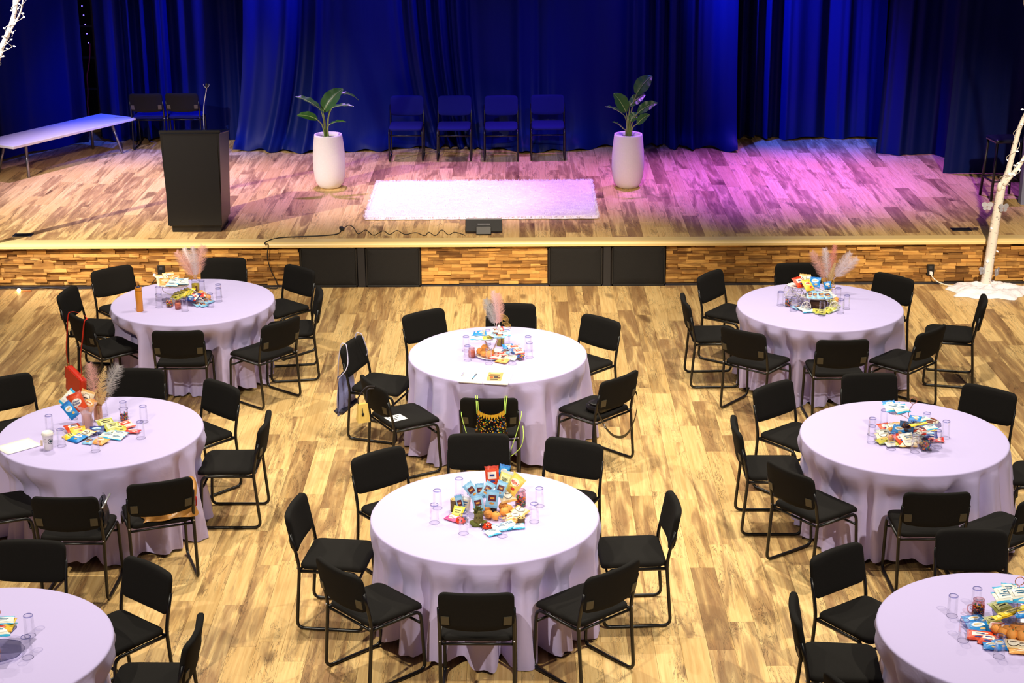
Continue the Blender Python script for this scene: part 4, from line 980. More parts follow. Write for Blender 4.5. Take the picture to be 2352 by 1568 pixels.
# lit birch trees
def bark():
    m, n, l, b = _new('birch_bark')
    tc = n.new('ShaderNodeTexCoord'); mp = n.new('ShaderNodeMapping'); mp.inputs['Scale'].default_value = (26, 26, 60); l.new(tc.outputs['Object'], mp.inputs[0])
    nz = n.new('ShaderNodeTexNoise'); nz.inputs['Scale'].default_value = 1.0; nz.inputs['Detail'].default_value = 3; l.new(mp.outputs[0], nz.inputs['Vector'])
    r = ramp(n, [(0.62, (232, 224, 214)), (0.70, (60, 48, 44))]); l.new(nz.outputs['Fac'], r.inputs[0]); l.new(r.outputs[0], b.inputs['Base Color'])
    b.inputs['Roughness'].default_value = 0.8; return m
M_BARK = bark(); M_BULB = M('fairy_bulb', (255, 246, 230), 0.3, emit=4.0); M_CORD = M('white_cord', (225, 222, 215), 0.6)
def shaggy_base(cx, cy, rx, ry, label):
    mb = MB(); P = []
    for j in range(15):
        q = j / 14; row = []
        for k in range(72):
            a = 2 * math.pi * k / 72; rr = q * (1 + 0.10 * math.sin(5 * a + 1) + 0.07 * math.sin(9 * a) + 0.05 * math.sin(14 * a))
            x = rx * rr * math.cos(a); y = ry * rr * math.sin(a)
            z = 0.004 + (0.055 + 0.045 * mnoise.noise(Vector((x * 9, y * 11, 2))) + 0.02 * mnoise.noise(Vector((x * 25, y * 25, 5)))) * (1 - q ** 5) ** 0.5
            row.append((x, y, max(0.003, z)))
        P.append(row)
    mb.grid(P, 0, True, True); return obj('tree_skirt', mb, M('white_plush', (246, 242, 250), 0.95, bump=0.8, bscale=45, spec=0.1), loc=(cx, cy, 0), label=label, cat='tree skirt')
shaggy_base(5.21, 17.98, 0.44, 0.30, 'white fluffy fabric around the foot of the right birch')
def lights_on(paths, label, n, seed, group='fairy light strings'):
    R = random.Random(seed); t = thing('fairy_lights', label, 'string lights', tuple(paths[0][0]), 0, group); o = Vector(paths[0][0])
    for pth in paths:
        sp = smooth_path(pth, 8); wound = []; m = len(sp)
        for i, q in enumerate(sp):
            a = i * 0.55; wound.append(q - o + Vector((math.cos(a), math.sin(a), 0)) * (0.062 - 0.035 * i / m))
        mb = MB(); mb.tube(wound, 0.0032, 5); obj('cord', mb, M_CORD, t)
        for i in range(2, m - 1, max(1, m // n)):
            c = wound[i]; d = Vector((R.uniform(-1, 1), R.uniform(-1, 0.2), R.uniform(-0.3, 0.8))).normalized()
            mb = MB(); mb.tube([c, c + d * 0.022], 0.005, 5, 0); mb.tube([c + d * 0.018, c + d * 0.030, c + d * 0.044], [0.0065, 0.008, 0.002], 6, 1); obj('bulb', mb, [M_CORD, M_BULB], t)
def tree(label, trunk, rtrunk, branches):
    o = Vector(trunk[0]); o.z = 0
    t = thing('birch_tree', label, 'tree', tuple(o))
    sp = smooth_path([Vector(q) - o for q in trunk], 4); n = len(sp); mb = MB(); mb.tube(sp, [rtrunk[0] + (rtrunk[1] - rtrunk[0]) * i / (n - 1) for i in range(n)], 12); obj('trunk', mb, M_BARK, t)
    for (pts, r0, r1) in branches:
        sp = smooth_path([Vector(q) - o for q in pts], 4); n = len(sp); mb = MB(); mb.tube(sp, [r0 + (r1 - r0) * i / (n - 1) for i in range(n)], 8); obj('branch', mb, M_BARK, t)
    return t
T0 = [Vector(q) for q in TREE_TRUNK]; T0[0].z = 0.0
t = tree('white birch trunk wrapped in fairy lights before the stage, right', T0, (0.058, 0.046), [(TREE_BR1, 0.036, 0.012), (TREE_BR2, 0.030, 0.010),
    ([TREE_BR1[5], (5.9, 17.9, 2.6), (6.0, 17.7, 3.2)], 0.015, 0.006)])
mb = MB(); mb.ball((0, 0, 0), 0.04, 0, 10, (0.75, 0.75, 1.35)); obj('knot', mb, M_BARK, t, loc=Vector(TREE_TRUNK[4]) - Vector((T0[0].x, T0[0].y, 0)) + Vector((-0.03, -0.03, -0.01)))
lights_on([TREE_TRUNK, TREE_BR1, TREE_BR2], 'string of small white lights wound around the right birch', 11, 5)
LA = [Vector(q) for q in LTREE_A]; LA[0].z = 0.0
R = random.Random(21); extra = []
for k in range(7):
    b0 = Vector(LTREE_A[6 + k % 3]); d = Vector((R.uniform(-0.2, 0.9), R.uniform(-0.3, 0.9), R.uniform(0.5, 1.0)))
    pts = [b0, b0 + d * 0.4 + Vector((R.uniform(-.1, .1), 0, 0)), b0 + d * 0.8 + Vector((R.uniform(-.1, .2), 0, 0.1)), b0 + d * 1.3]
    if k > 1: pts = [p + Vector((0, 0, 0.35)) * min(1, i) for i, p in enumerate(pts)]
    extra.append((pts, 0.016, 0.004))
tree('white birch branches wrapped in fairy lights at the upper left corner', LA[:5], (0.06, 0.036), [(LTREE_A[4:], 0.030, 0.016), (LTREE_B, 0.012, 0.008), (LTREE_C, 0.014, 0.008)] + extra)
lights_on([LTREE_A[3:], LTREE_B, LTREE_D], 'string of small white lights around the upper left birch branches', 9, 8)
shaggy_base(LA[0].x - 0.14, 17.95, 0.36, 0.28, 'white fluffy fabric around the foot of the left birch')
mb = MB(); mb.ball((0, 0, 0.02), 0.022, 0, 8); mb.tube([(0.02, 0, 0.012), (0.08, 0.01, 0.010), (0.14, 0.0, 0.012)], 0.008, 6, 1)
obj('fairy_light_bulb', mb, [M('warm_bulb', (255, 225, 150), 0.3, emit=12.0), M('bulb_cord', (200, 120, 60), 0.5)], loc=(-5.62, 18.16, 0.0), label='single glowing warm bulb on the floor at the left edge', cat='light bulb')
M_SILV = M('silver_glitter', (190, 192, 205), 0.4, 0.5, bump=0.5, bscale=200)
for k, (dx, dz, lab) in enumerate(((-0.07, 0.95, 'silver butterfly clip high on the left of the right birch trunk'), (0.11, 0.93, 'silver butterfly clip high on the right of the right birch trunk'), (-0.06, 0.22, 'silver butterfly clip low on the left of the right birch trunk'), (0.10, 0.20, 'silver butterfly clip low on the right of the right birch trunk'))):
    bx = 5.20; t = thing('butterfly_clip', lab, 'ornament', (bx + dx, 18.06, dz), 0.3 * k, 'silver butterfly clips')
    for sx in (-1, 1):
        mb = MB()
        for (cx, cz, rx, rz) in ((0.032, 0.024, 0.032, 0.028), (0.024, -0.018, 0.024, 0.02)):
            vs = [(sx * cx + rx * math.cos(a * math.pi / 5), -0.006 * abs(cx + rx * math.cos(a * math.pi / 5)) * 20 * 0.2, cz + rz * math.sin(a * math.pi / 5)) for a in range(10)]
            vs2 = [(v[0], v[1] + 0.003, v[2]) for v in vs]
            mb.add(vs + vs2, [tuple(range(10)), tuple(range(19, 9, -1))] + [(a, (a + 1) % 10, 10 + (a + 1) % 10, 10 + a) for a in range(10)])
        obj('wing', mb, M_SILV, t)
    mb = MB(); mb.tube([(0, -0.004, -0.035), (0, -0.006, 0), (0, -0.004, 0.04)], [0.002, 0.005, 0.003], 6); obj('body', mb, M_CHROME, t)
# ------------------------------------------------------------ table things
def uniq(entries):
    # entries: list of (x, base label); returns labels with an ordinal from the left where a base repeats
    by = {}
    for i, (x, b) in enumerate(entries): by.setdefault(b, []).append((x, i))
    out = [None] * len(entries)
    for b, L in by.items():
        if len(L) == 1: out[L[0][1]] = b; continue
        L.sort()
        for k, (x, i) in enumerate(L):
            out[i] = b + (', leftmost one' if k == 0 else ', rightmost one' if k == len(L) - 1 else ', %s from left' % ORD[k])
    return out
# tumblers turned upside down
gb = MB(); gb.lathe([(0.0325, 0.0), (0.0315, 0.004), (0.0285, 0.118)], 20, cap0=False); g_body = gb.mesh('tumbler_wall', [M_GLASS])
gb = MB(); gb.lathe([(0.0285, 0.118), (0.0282, 0.127)], 20); gb.lathe([(0.0282, 0.127), (0.0282, 0.130)], 20, mi=1); gb.lathe([(0.0282, 0.130), (0.026, 0.1335), (0.0235, 0.131)], 20, mi=1); gb.lathe([(0.0235, 0.131), (0.001, 0.129)], 20); g_base = gb.mesh('tumbler_base', [M_GLASS, M_GLASSRIM])
gb = MB(); gb.tube([(0.0322 * math.cos(2 * math.pi * k / 20), 0.0322 * math.sin(2 * math.pi * k / 20), 0.0014) for k in range(20)], 0.0013, 5, closed=True); g_rim = gb.mesh('tumbler_rim', [M_GLASSLIP])
ent = []
for tn, L in GLASSES.items():
    for (x, y) in L: ent.append((x + 0.001 * y, 'upside-down clear tumbler on the ' + TN[tn]))
labs = uniq(ent); k = 0
for tn, L in GLASSES.items():
    for (x, y) in L:
        t = thing('glass_tumbler', labs[k], 'glass', (x, y, ZT), k * 0.7, 'upturned tumblers on the tables'); k += 1
        obj('wall', g_body, None, t); obj('thick_base', g_base, None, t); obj('rim', g_rim, None, t)

# snack pouches
def foil(name, rgb):
    return M('foil_' + name, rgb, 0.38, bump=0.25, bscale=55, spec=0.5)
SCH = {  # body, end strip, label, mark, label shape, words
 'nutter': ((226, 74, 28), (200, 50, 22), (250, 236, 224), (40, 60, 140), 'rect', None, 'orange-red snack pouch'),
 'nutterbutter': ((228, 80, 34), (206, 60, 26), (248, 240, 230), (36, 52, 130), 'rect', 'Nutter\nButter', 'orange-red biscuit pouch lettered Nutter Butter'),
 'blue': ((24, 140, 220), (20, 110, 196), (226, 240, 250), (230, 190, 120), 'oval', None, 'bright blue snack pouch'),
 'skinny': ((244, 242, 226), (38, 176, 226), (250, 250, 246), (40, 110, 150), 'bars', None, 'white snack pouch with cyan ends'),
 'choco': ((150, 200, 232), (120, 180, 222), (96, 40, 56), (220, 150, 60), 'rect', None, 'pale blue pouch with maroon print'),
 'cream': ((244, 224, 186), (230, 176, 96), (248, 240, 222), (70, 50, 40), 'ring', None, 'cream pouch with a round emblem'),
 'almond': ((238, 178, 96), (224, 150, 70), (250, 236, 208), (200, 110, 40), 'oval', None, 'golden tan snack pouch'),
 'trail': ((196, 198, 92), (206, 214, 204), (236, 232, 150), (50, 46, 30), 'bars', None, 'green and grey trail mix pouch'),
 'trailword': ((226, 220, 120), (198, 206, 204), (240, 236, 170), (50, 46, 30), 'bars', 'TRAIL\nMIX', 'pale pouch lettered TRAIL MIX'),
 'nilla': ((246, 208, 96), (238, 190, 80), (250, 238, 210), (216, 44, 36), 'oval', 'Nilla', 'yellow wafer pouch with red lettering Nilla'),
 'nillaY': ((248, 206, 60), (240, 186, 50), (250, 232, 160), (216, 60, 36), 'oval', None, 'yellow wafer pouch with red print'),
 'yellow': ((246, 218, 48), (240, 200, 40), (250, 236, 130), (90, 80, 30), 'bars', None, 'yellow snack packet'),
 'olive': ((204, 196, 66), (150, 160, 110), (232, 224, 130), (60, 60, 30), 'oval', None, 'olive yellow snack pouch'),
 'red': ((216, 48, 36), (190, 34, 30), (246, 200, 190), (250, 240, 230), 'oval', None, 'red sweet packet'),
 'redwhite': ((248, 226, 214), (220, 56, 40), (226, 70, 44), (250, 240, 230), 'rect', None, 'white pouch with red print'),
 'white': ((246, 244, 240), (226, 226, 232), (236, 220, 190), (80, 110, 150), 'bars', None, 'white snack pouch'),
 'navy': ((30, 60, 140), (24, 46, 116), (130, 190, 230), (240, 240, 240), 'oval', None, 'navy snack pouch'),
 'navybar': ((48, 96, 140), (30, 70, 116), (88, 48, 34), (60, 30, 24), 'rect', None, 'dark blue chocolate bar pouch'),
 'grey': ((196, 202, 198), (170, 180, 180), (228, 224, 206), (90, 90, 80), 'oval', None, 'grey snack pouch'),
 'pinkroll': ((226, 60, 140), (200, 40, 120), (250, 232, 240), (250, 240, 200), 'rect', None, 'pink sweet packet with white label')}
def bulge(u, v, T):
    a = max(0.0, 1 - u * u); b = max(0.0, 1 - min(1.0, abs(v) / 0.86) ** 2)
    return T * (a ** 0.55) * (b ** 0.55) + 0.0012
FONT_CACHE = {}
def text_mesh(words, width, height):
    cu = bpy.data.curves.new('lettering', 'FONT'); cu.body = words; cu.align_x = 'CENTER'; cu.align_y = 'CENTER'; cu.size = 0.05; cu.space_line = 0.8; cu.resolution_u = 3; cu.offset = 0.0012
    o = bpy.data.objects.new('lettering', cu); COL.objects.link(o)
    dg = bpy.context.evaluated_depsgraph_get(); dg.update()
    me = bpy.data.meshes.new_from_object(o.evaluated_get(dg)); bpy.data.objects.remove(o); bpy.data.curves.remove(cu)
    xs = [v.co.x for v in me.vertices]; ys = [v.co.y for v in me.vertices]
    w = max(xs) - min(xs); h = max(ys) - min(ys); k = min(width / w, height / h); cx = (max(xs) + min(xs)) / 2; cy = (max(ys) + min(ys)) / 2
    for v in me.vertices: v.co = Vector(((v.co.x - cx) * k, (v.co.y - cy) * k, 0))
    return me
ZAX = Matrix.Identity(3)
def pouch(tn, sch, x, y, z, w, h, yaw, tilt, label, seed):
    body, end, lab, mark, shape, words, _ = SCH[sch]
    R = random.Random(seed); T = min(w, h) * R.uniform(0.11, 0.17); ph = R.random() * 6
    def wob(u, v): return 0.0025 * math.sin(5 * u + ph) * math.sin(4 * v + ph * 2) * (1 - min(1, abs(v)) ** 2 * 0.4)
    mb = MB(); NU, NV = 7, 9
    for s in (1, -1):
        P = []
        for j in range(NV):
            v = -1 + 2 * j / (NV - 1); row = []
            for i in range(NU):
                u = -1 + 2 * i / (NU - 1)
                px = u * w / 2 * (1 - 0.05 * (1 - v * v)); py = v * h / 2 + (0.0015 * (-1) ** i if abs(v) == 1 else 0)
                row.append((px, py, s * bulge(u, v, T) * (1 if s > 0 else 0.6) + wob(u, v)))
            P.append(row)
        n0 = len(mb.f); mb.grid(P)
        if s < 0: mb.f[n0:] = [f[::-1] for f in mb.f[n0:]]
        for q in range(n0, len(mb.f)):
            j = (q - n0) // (NU - 1)
            if j == 0 or j == NV - 2: mb.m[q] = 1
    rot = Euler((0, 0, math.radians(-yaw) if tilt < 45 else 0)).to_matrix() @ Euler((math.radians(tilt), 0, 0)).to_matrix()
    if tilt >= 45: rot = Euler((math.radians(tilt), 0, 0)).to_matrix() @ Euler((0, 0, math.radians(yaw))).to_matrix()
    # keep the lowest corner clear of the cloth
    low = min((rot @ Vector((sx * w / 2, sy * h / 2, 0))).z for sx in (-1, 1) for sy in (-1, 1))
    z = max(z, ZT + 0.004 - low)
    o = obj('snack_pouch', mb, [foil(sch, body), foil(sch + '_end', end)], loc=(x, y, z), label=label, cat='snack pouch', group='snack pouches on the tables')
    o.rotation_euler = rot.to_euler()
    e = 0.0012
    def patch(cx, cy, rw, rh, mat, name, oval, lift=1.0):
        q = MB(); P = []
        for j in range(5):
            row = []
            for i in range(12 if oval else 5):
                if oval:
                    a = 2 * math.pi * i / 12; X = cx + rw * (j / 4) * math.cos(a); Y = cy + rh * (j / 4) * math.sin(a)
                else:
                    X = cx + rw * (-1 + i / 2); Y = cy + rh * (-1 + j / 2)
                u = X / (w / 2); v = Y / (h / 2); row.append((X, Y, bulge(u, v, T) + wob(u, v) + e * lift))
            P.append(row)
        q.grid(P, 0, True, oval); obj(name, q, mat, o)
    ml = foil(sch + '_label', lab); mm = foil(sch + '_mark', mark)
    if shape == 'rect':
        if words: patch(0, 0.0, w * 0.34, h * 0.20, ml, 'printed_label', True)
        else:
            patch(0, h * 0.05, w * 0.30, h * 0.17, ml, 'printed_label', False); patch(0, -h * 0.24, w * 0.20, h * 0.06, mm, 'printed_mark', True)
            patch(0, h * 0.05, w * 0.17, h * 0.05, mm, 'printed_mark', False, 2.0)
    elif shape == 'oval':
        patch(0, h * 0.08, w * 0.32, h * 0.18, ml, 'printed_label', True)
        if not words: patch(0, h * 0.10, w * 0.20, h * 0.05, mm, 'printed_mark', False, 2.0)
        patch(w * 0.12, -h * 0.24, w * 0.14, h * 0.07, mm, 'printed_mark', True)
    elif shape == 'ring':
        patch(0, h * 0.06, w * 0.30, w * 0.30, mm, 'printed_ring', True); patch(0, h * 0.06, w * 0.27, w * 0.27, ml, 'printed_label', True, 2.0); patch(0, h * 0.06, w * 0.17, h * 0.03, mm, 'printed_mark', False, 3.0)
    elif shape == 'bars':
        patch(0, h * 0.02, w * 0.36, h * 0.26, ml, 'printed_label', False)
        if not words:
            for k in range(2): patch(0, h * (0.12 - 0.16 * k), w * (0.26 - 0.06 * k), h * 0.04, mm, 'printed_mark', False, 2.0)
    if words:
        me = text_mesh(words, w * 0.52, h * 0.26)
        flip = -1 if sch == 'nilla' else 1
        for v in me.vertices:
            v.co.x *= flip; v.co.y *= flip; v.co.y += 0.0 if shape == 'rect' else h * 0.05
            u_, v_ = v.co.x / (w / 2), v.co.y / (h / 2); v.co.z = bulge(u_, v_, T) + wob(u_, v_) + e * 2.6
        me.materials.clear(); me.materials.append(mm); obj('lettering', me, None, o)
ent = []
first = True
PL = []
for q in POUCHES:
    q = list(q)
    if q[0] == 'T1' and q[1] == 'trail': q[1] = 'trailword'
    PL.append(q)
    up = ' standing on the ' if q[8] >= 45 else ' lying on the '
    ent.append((q[2] + q[4] * 0.01, SCH[q[1]][6] + up + TN[q[0]]))
for k, (q, lab) in enumerate(zip(PL, uniq(ent))): pouch(*q, lab, 100 + k)

# mandarins
M_ORANGE = M('mandarin_peel', (250, 166, 74), 0.5, bump=0.35, bscale=220)
fm = MB(); fm.ball((0, 0, 0), 0.033, 0, 12, (1, 1, 0.88)); f_me = fm.mesh('peel', [M_ORANGE])
sm_ = MB(); sm_.lathe([(0.005, 0.028), (0.004, 0.0305), (0.001, 0.031)], 6, cap1=True); st_me = sm_.mesh('stem_scar', [M('stem_green', (90, 110, 50), 0.7)])
ent = [(x, 'small round orange on the ' + TN[tn]) for tn, L in FRUIT.items() for (x, y) in L]; labs = uniq(ent); k = 0
for tn, L in FRUIT.items():
    for (x, y) in L:
        lift = 0.018 if tn in ('T2', 'T7') else 0.0
        t = thing('mandarin', labs[k], 'fruit', (x, y, ZT + 0.030 + lift), k * 1.3, 'mandarins on the tables'); t.rotation_euler = (0.4 * math.sin(k * 2.1), 0.4 * math.cos(k * 1.7), k); k += 1
        obj('peel', f_me, None, t); obj('stem_scar', st_me, None, t)

# candy holders
CANDY = [M('candy_' + n, c, 0.3) for n, c in (('orange', (236, 110, 30)), ('blue', (30, 110, 200)), ('yellow', (244, 206, 50)), ('red', (206, 40, 34)), ('green', (60, 150, 70)), ('brown', (70, 40, 30)))]
_t = (1 + 5 ** 0.5) / 2
ICO_V = [Vector(v).normalized() for v in ((-1, _t, 0), (1, _t, 0), (-1, -_t, 0), (1, -_t, 0), (0, -1, _t), (0, 1, _t), (0, -1, -_t), (0, 1, -_t), (_t, 0, -1), (_t, 0, 1), (-_t, 0, -1), (-_t, 0, 1))]
ICO_F = [(0, 11, 5), (0, 5, 1), (0, 1, 7), (0, 7, 10), (0, 10, 11), (1, 5, 9), (5, 11, 4), (11, 10, 2), (10, 7, 6), (7, 1, 8), (3, 9, 4), (3, 4, 2), (3, 2, 6), (3, 6, 8), (3, 8, 9), (4, 9, 5), (2, 4, 11), (6, 2, 10), (8, 6, 7), (9, 8, 1)]
def candies(loc, rad, hgt, label, square=False, n=150, seed=1):
    R = random.Random(seed); mb = MB()
    for k in range(n):
        a = R.random() * 6.28; rr = rad * math.sqrt(R.random()) if k % 2 else rad
        if square: x, y = R.uniform(-rad, rad), R.uniform(-rad, rad); x, y = (x, -rad) if k % 4 == 0 else (x, y)
        else: x, y = rr * math.cos(a), rr * math.sin(a)
        z = 0.010 + R.random() * hgt; q = Vector((R.uniform(-1, 1), R.uniform(-1, 1), R.uniform(-1, 1))).normalized()
        mt = q.to_track_quat('Z', 'Y').to_matrix()
        mb.add([mt @ Vector((v.x * 0.0075, v.y * 0.0075, v.z * 0.0045)) + Vector((x, y, z)) for v in ICO_V], ICO_F, R.choice((0, 0, 1, 1, 2, 3, 4, 5)), True)
    obj('candies', mb, CANDY, loc=loc, label=label, cat='candy', kind='stuff')
def jar(name, loc, r, h, mat, label, cat='jar', handle=False, neck=True):
    t = thing(name, label, cat, loc)
    prof = [(0.001, 0.003), (r * 0.9, 0.002), (r, 0.010), (r, h * 0.78)] + ([(r * 0.86, h * 0.84), (r * 0.88, h)] if neck else [(r * 1.08, h)])
    mb = MB(); mb.lathe(prof, 24); obj('body', mb, mat, t)
    rr = prof[-1][0]; mb = MB(); mb.tube([(rr * math.cos(2 * math.pi * k / 24), rr * math.sin(2 * math.pi * k / 24), h) for k in range(24)], 0.0017, 5, closed=True); obj('rim', mb, mat if mat is M_PINKGLASS else M_GLASSRIM, t)
    if handle:
        mb = MB(); mb.tube(smooth_path([(-r, 0, h * 0.72), (-r - 0.022, 0, h * 0.68), (-r - 0.026, 0, h * 0.45), (-r - 0.012, 0, h * 0.28), (-r, 0, h * 0.25)], 4), 0.004, 6); obj('handle', mb, mat, t)
    return t
def an(k, dz=0.0): v = ANCHOR[k]; return (v[0], v[1], v[2] + dz)
jar('candy_jar', an('JAR1'), 0.038, 0.115, M_PINKGLASS, 'pink glass jar of candies on the front centre table'); candies(an('JAR1'), 0.029, 0.055, 'multicoloured candies inside the pink jar, front centre table', n=140, seed=2)
jar('candy_mug', an('JAR7'), 0.037, 0.118, M_PINKGLASS, 'glass jar mug of candies with a handle on the front right table', handle=True); candies(an('JAR7'), 0.029, 0.068, 'multicoloured candies inside the jar mug, front right table', n=170, seed=3)
jar('candy_cup', an('CANDY3'), 0.034, 0.085, M_GLASS, 'small clear cup of candies on the back left table', 'cup', neck=False); candies(an('CANDY3'), 0.026, 0.050, 'multicoloured candies in the cup on the back left table', n=120, seed=4)
jar('candy_cup', an('CANDY4'), 0.032, 0.085, M_GLASS, 'small clear cup of candies on the back right table', 'cup', neck=False); candies(an('CANDY4'), 0.025, 0.050, 'multicoloured candies in the cup on the back right table', n=110, seed=5)
jar('candy_cup', an('CANDY5'), 0.032, 0.095, M_GLASS, 'clear cup of candies on the middle left table', 'cup', neck=False); candies(an('CANDY5'), 0.025, 0.050, 'multicoloured candies in the cup on the middle left table', n=120, seed=6)
jar('candy_bowl', an('CANDY2'), 0.032, 0.040, M_GLASS, 'small low bowl of candies on the back centre table', 'bowl', neck=False); candies(an('CANDY2'), 0.025, 0.028, 'multicoloured candies in the low bowl on the back centre table', n=90, seed=7)
for kk, lab in (('PINK3', 'small pink glass jar on the back left table'), ('PINK2', 'small pink glass jar on the back centre table')):
    t = jar('pink_jar', an(kk), 0.030, 0.082, M_PINKGLASS, lab)
    mb = MB(); mb.lathe([(0.001, 0.006), (0.026, 0.006), (0.027, 0.055), (0.001, 0.060)], 16); obj('filling', mb, M('pink_filling', (226, 160, 140), 0.7, bump=0.6, bscale=90), t)
t = thing('candy_cube', 'clear square box of candies on the middle right table', 'box', an('CUBE6'))
mb = MB()
for (c, d) in (((0, 0, 0.003), (0.078, 0.078, 0.006)), ((-0.037, 0, 0.045), (0.004, 0.078, 0.085)), ((0.037, 0, 0.045), (0.004, 0.078, 0.085)), ((0, -0.037, 0.045), (0.07, 0.004, 0.085)), ((0, 0.037, 0.045), (0.07, 0.004, 0.085))): mb.box(c, d)
obj('walls', mb, M_GLASS, t)
mb = MB(); mb.tube([(sx * 0.037, sy * 0.037, 0.088) for sx, sy in ((-1, -1), (1, -1), (1, 1), (-1, 1))], 0.002, 5, closed=True); obj('rim', mb, M_GLASSRIM, t)
candies(an('CUBE6'), 0.028, 0.052, 'multicoloured candies in the square box, middle right table', True, 190, 8)

# vases and feathers
def vase(kk, r, h, mat, fill, label):
    t = thing('vase', label, 'vase', an(kk)); mb = MB(); mb.lathe([(0.001, 0.002), (r * 0.92, 0.002), (r, 0.008), (r, h)], 24); obj('body', mb, mat, t)
    mb = MB(); mb.tube([(r * math.cos(2 * math.pi * k / 24), r * math.sin(2 * math.pi * k / 24), h) for k in range(24)], 0.0015, 5, closed=True); obj('rim', mb, M_GLASSRIM if mat is M_GLASS else mat, t)
    if fill:
        mb = MB(); mb.lathe([(0.001, 0.005), (r * 0.9, 0.006), (r * 0.92, h * 0.72), (0.001, h * 0.78)], 16, jit=lambda q, z: 1 + 0.05 * math.sin(q * 7)); obj('filling', mb, M('yellow_filling', (206, 180, 40), 0.6, bump=0.6, bscale=60, var=0.4), t)
        mb = MB(); mb.box((r * 0.25, -r * 0.82, h * 0.34), (0.012, 0.01, h * 0.62), 0, (0, 0.06, 0)); obj('filling_stick', mb, M('brown_stick', (110, 66, 40), 0.6), t)
vase('VASE3', 0.040, 0.135, M_GLASS, True, 'glass vase with yellow filling and plumes, back left table')
vase('VASE2', 0.036, 0.125, M_GLASS, True, 'glass vase with yellow filling behind the tiered plates, back centre table')
vase('VASE4', 0.042, 0.135, M_GLASS, False, 'clear glass vase of plumes on the back right table')
vase('VASE5', 0.033, 0.130, M('rose_gold', (222, 170, 118), 0.22, 0.45), False, 'shiny rose gold vase of plumes on the middle left table')
FC = {'pink': (240, 186, 172), 'white': (244, 226, 226), 'salmon': (242, 158, 140), 'pinkwhite': (246, 206, 204), 'greywhite': (196, 190, 186), 'gold': (240, 206, 140)}
FN = {'pink': 'pale pink plume', 'white': 'white plume', 'salmon': 'salmon pink plume', 'pinkwhite': 'pinkish white plume', 'greywhite': 'grey and white feather', 'gold': 'gold fern frond'}
def feather(tn, kind, w, base, tip, label, seed):
    R = random.Random(seed); base = Vector(base); tip = Vector(tip); base.z = max(base.z, ZT + 0.02); ax = tip - base; L = ax.length; a = ax.normalized()
    side = a.cross(Vector((0, -0.95, 0.31))).normalized(); nrm = side.cross(a)
    bend = side * (0.10 * L * (1 if tip.x > base.x else -1))
    cur = lambda u: ax * u + bend * (u * u - u) + nrm * (0.04 * L * math.sin(u * 3))
    t = thing('feather_plume' if kind != 'gold' else 'fern_frond', label, 'plume', tuple(base), 0, 'plumes in the vases')
    m = M('plume_' + kind, FC[kind], 0.85 if kind != 'gold' else 0.4, 0.0 if kind != 'gold' else 0.15)
    mb = MB(); mb.tube([cur(u / 10) for u in range(11)], [0.0024 * (1 - 0.07 * u) for u in range(11)], 5); obj('quill', mb, m, t)
    mb = MB(); n = 130 if kind != 'gold' else 26
    for s in (-1, 1):
        for i in range(n):
            u = 0.14 + 0.86 * (i + R.random() * 0.8) / n; c = cur(u); tg = (cur(min(1, u + 0.03)) - cur(max(0, u - 0.03))).normalized()
            sd = tg.cross(nrm).normalized() * s
            prof = (math.sin(math.pi * min(1, 0.12 + 0.80 * u)) ** 0.7) if kind != 'gold' else (1 - u) ** 0.7 + 0.15
            ln = w * 0.62 * prof * R.uniform(0.75, 1.1); d = (sd * 0.80 + tg * R.uniform(0.55, 0.85) + nrm * R.uniform(-0.25, 0.25)).normalized()
            p1 = c + d * ln * 0.55; p2 = c + d * ln + (tg * 0.10 - nrm * 0.06 + sd * 0.05) * ln * (1 if kind == 'gold' else 2.0) * 0.6
            th = (0.0013 if kind != 'gold' else 0.006) ; q = tg * th
            mb.add([c - q, c + q, p1 + q * 0.8, p1 - q * 0.8, p2], [(0, 1, 2, 3), (3, 2, 4)])
    obj('barbs', mb, m, t, kind='stuff' if kind != 'gold' else None)
ent = [(f[4][0], '%s in the vase on the %s' % (FN[f[1]], TN[f[0]])) for f in FEATHERS]
for k, (f, lab) in enumerate(zip(FEATHERS, uniq(ent))): feather(*f, lab, 300 + k)
# gold ribbon curls around the back right vase, gold fan leaves on the back centre table
v4 = Vector(ANCHOR['VASE4'])
t = thing('gold_ribbon', 'curled gold ribbon tied around the vase on the back right table', 'ribbon', tuple(v4))
for k in range(4):
    mb = MB(); a0 = k * 1.5; pts = []
    for i in range(26):
        a = a0 + i * 0.42; rr = 0.046 + 0.022 * math.sin(i * 0.5 + k); pts.append((rr * math.cos(a), rr * math.sin(a), 0.12 + 0.012 * k + 0.03 * math.sin(i * 0.33 + k * 2)))
    mb.tube(smooth_path(pts, 2), 0.0022, 5); obj('ribbon_curl', mb, M_GOLD, t)
v2 = Vector(ANCHOR['VASE2'])
for k, (dx, dz, r, lab) in enumerate(((0.020, 0.235, 0.050, 'gold skeleton fan leaf, upper one of the back centre table'), (0.045, 0.175, 0.046, 'gold skeleton fan leaf, lower one of the back centre table'), (-0.05, 0.145, 0.026, 'small gold fan leaf left of the plumes, back centre table'))):
    mb = MB(); c = Vector((0, 0, 0))
    for i in range(15):
        a = math.radians(-25 + 150 * i / 14); mb.tube([c, c + Vector((math.cos(a) * r, 0.004 * math.sin(i), math.sin(a) * r * 0.9))], 0.0012, 4)
    mb.tube([c + Vector((math.cos(math.radians(-25 + 150 * i / 20)) * r, 0, math.sin(math.radians(-25 + 150 * i / 20)) * r * 0.9)) for i in range(21)], 0.0016, 4)
    mb.tube([c, (-dx, 0.0, -dz + 0.09)], 0.0015, 4)
    obj('fan_leaf', mb, M_GOLD, loc=v2 + Vector((dx, -0.012 * k, dz)), label=lab, cat='leaf ornament', group='gold fan leaves')

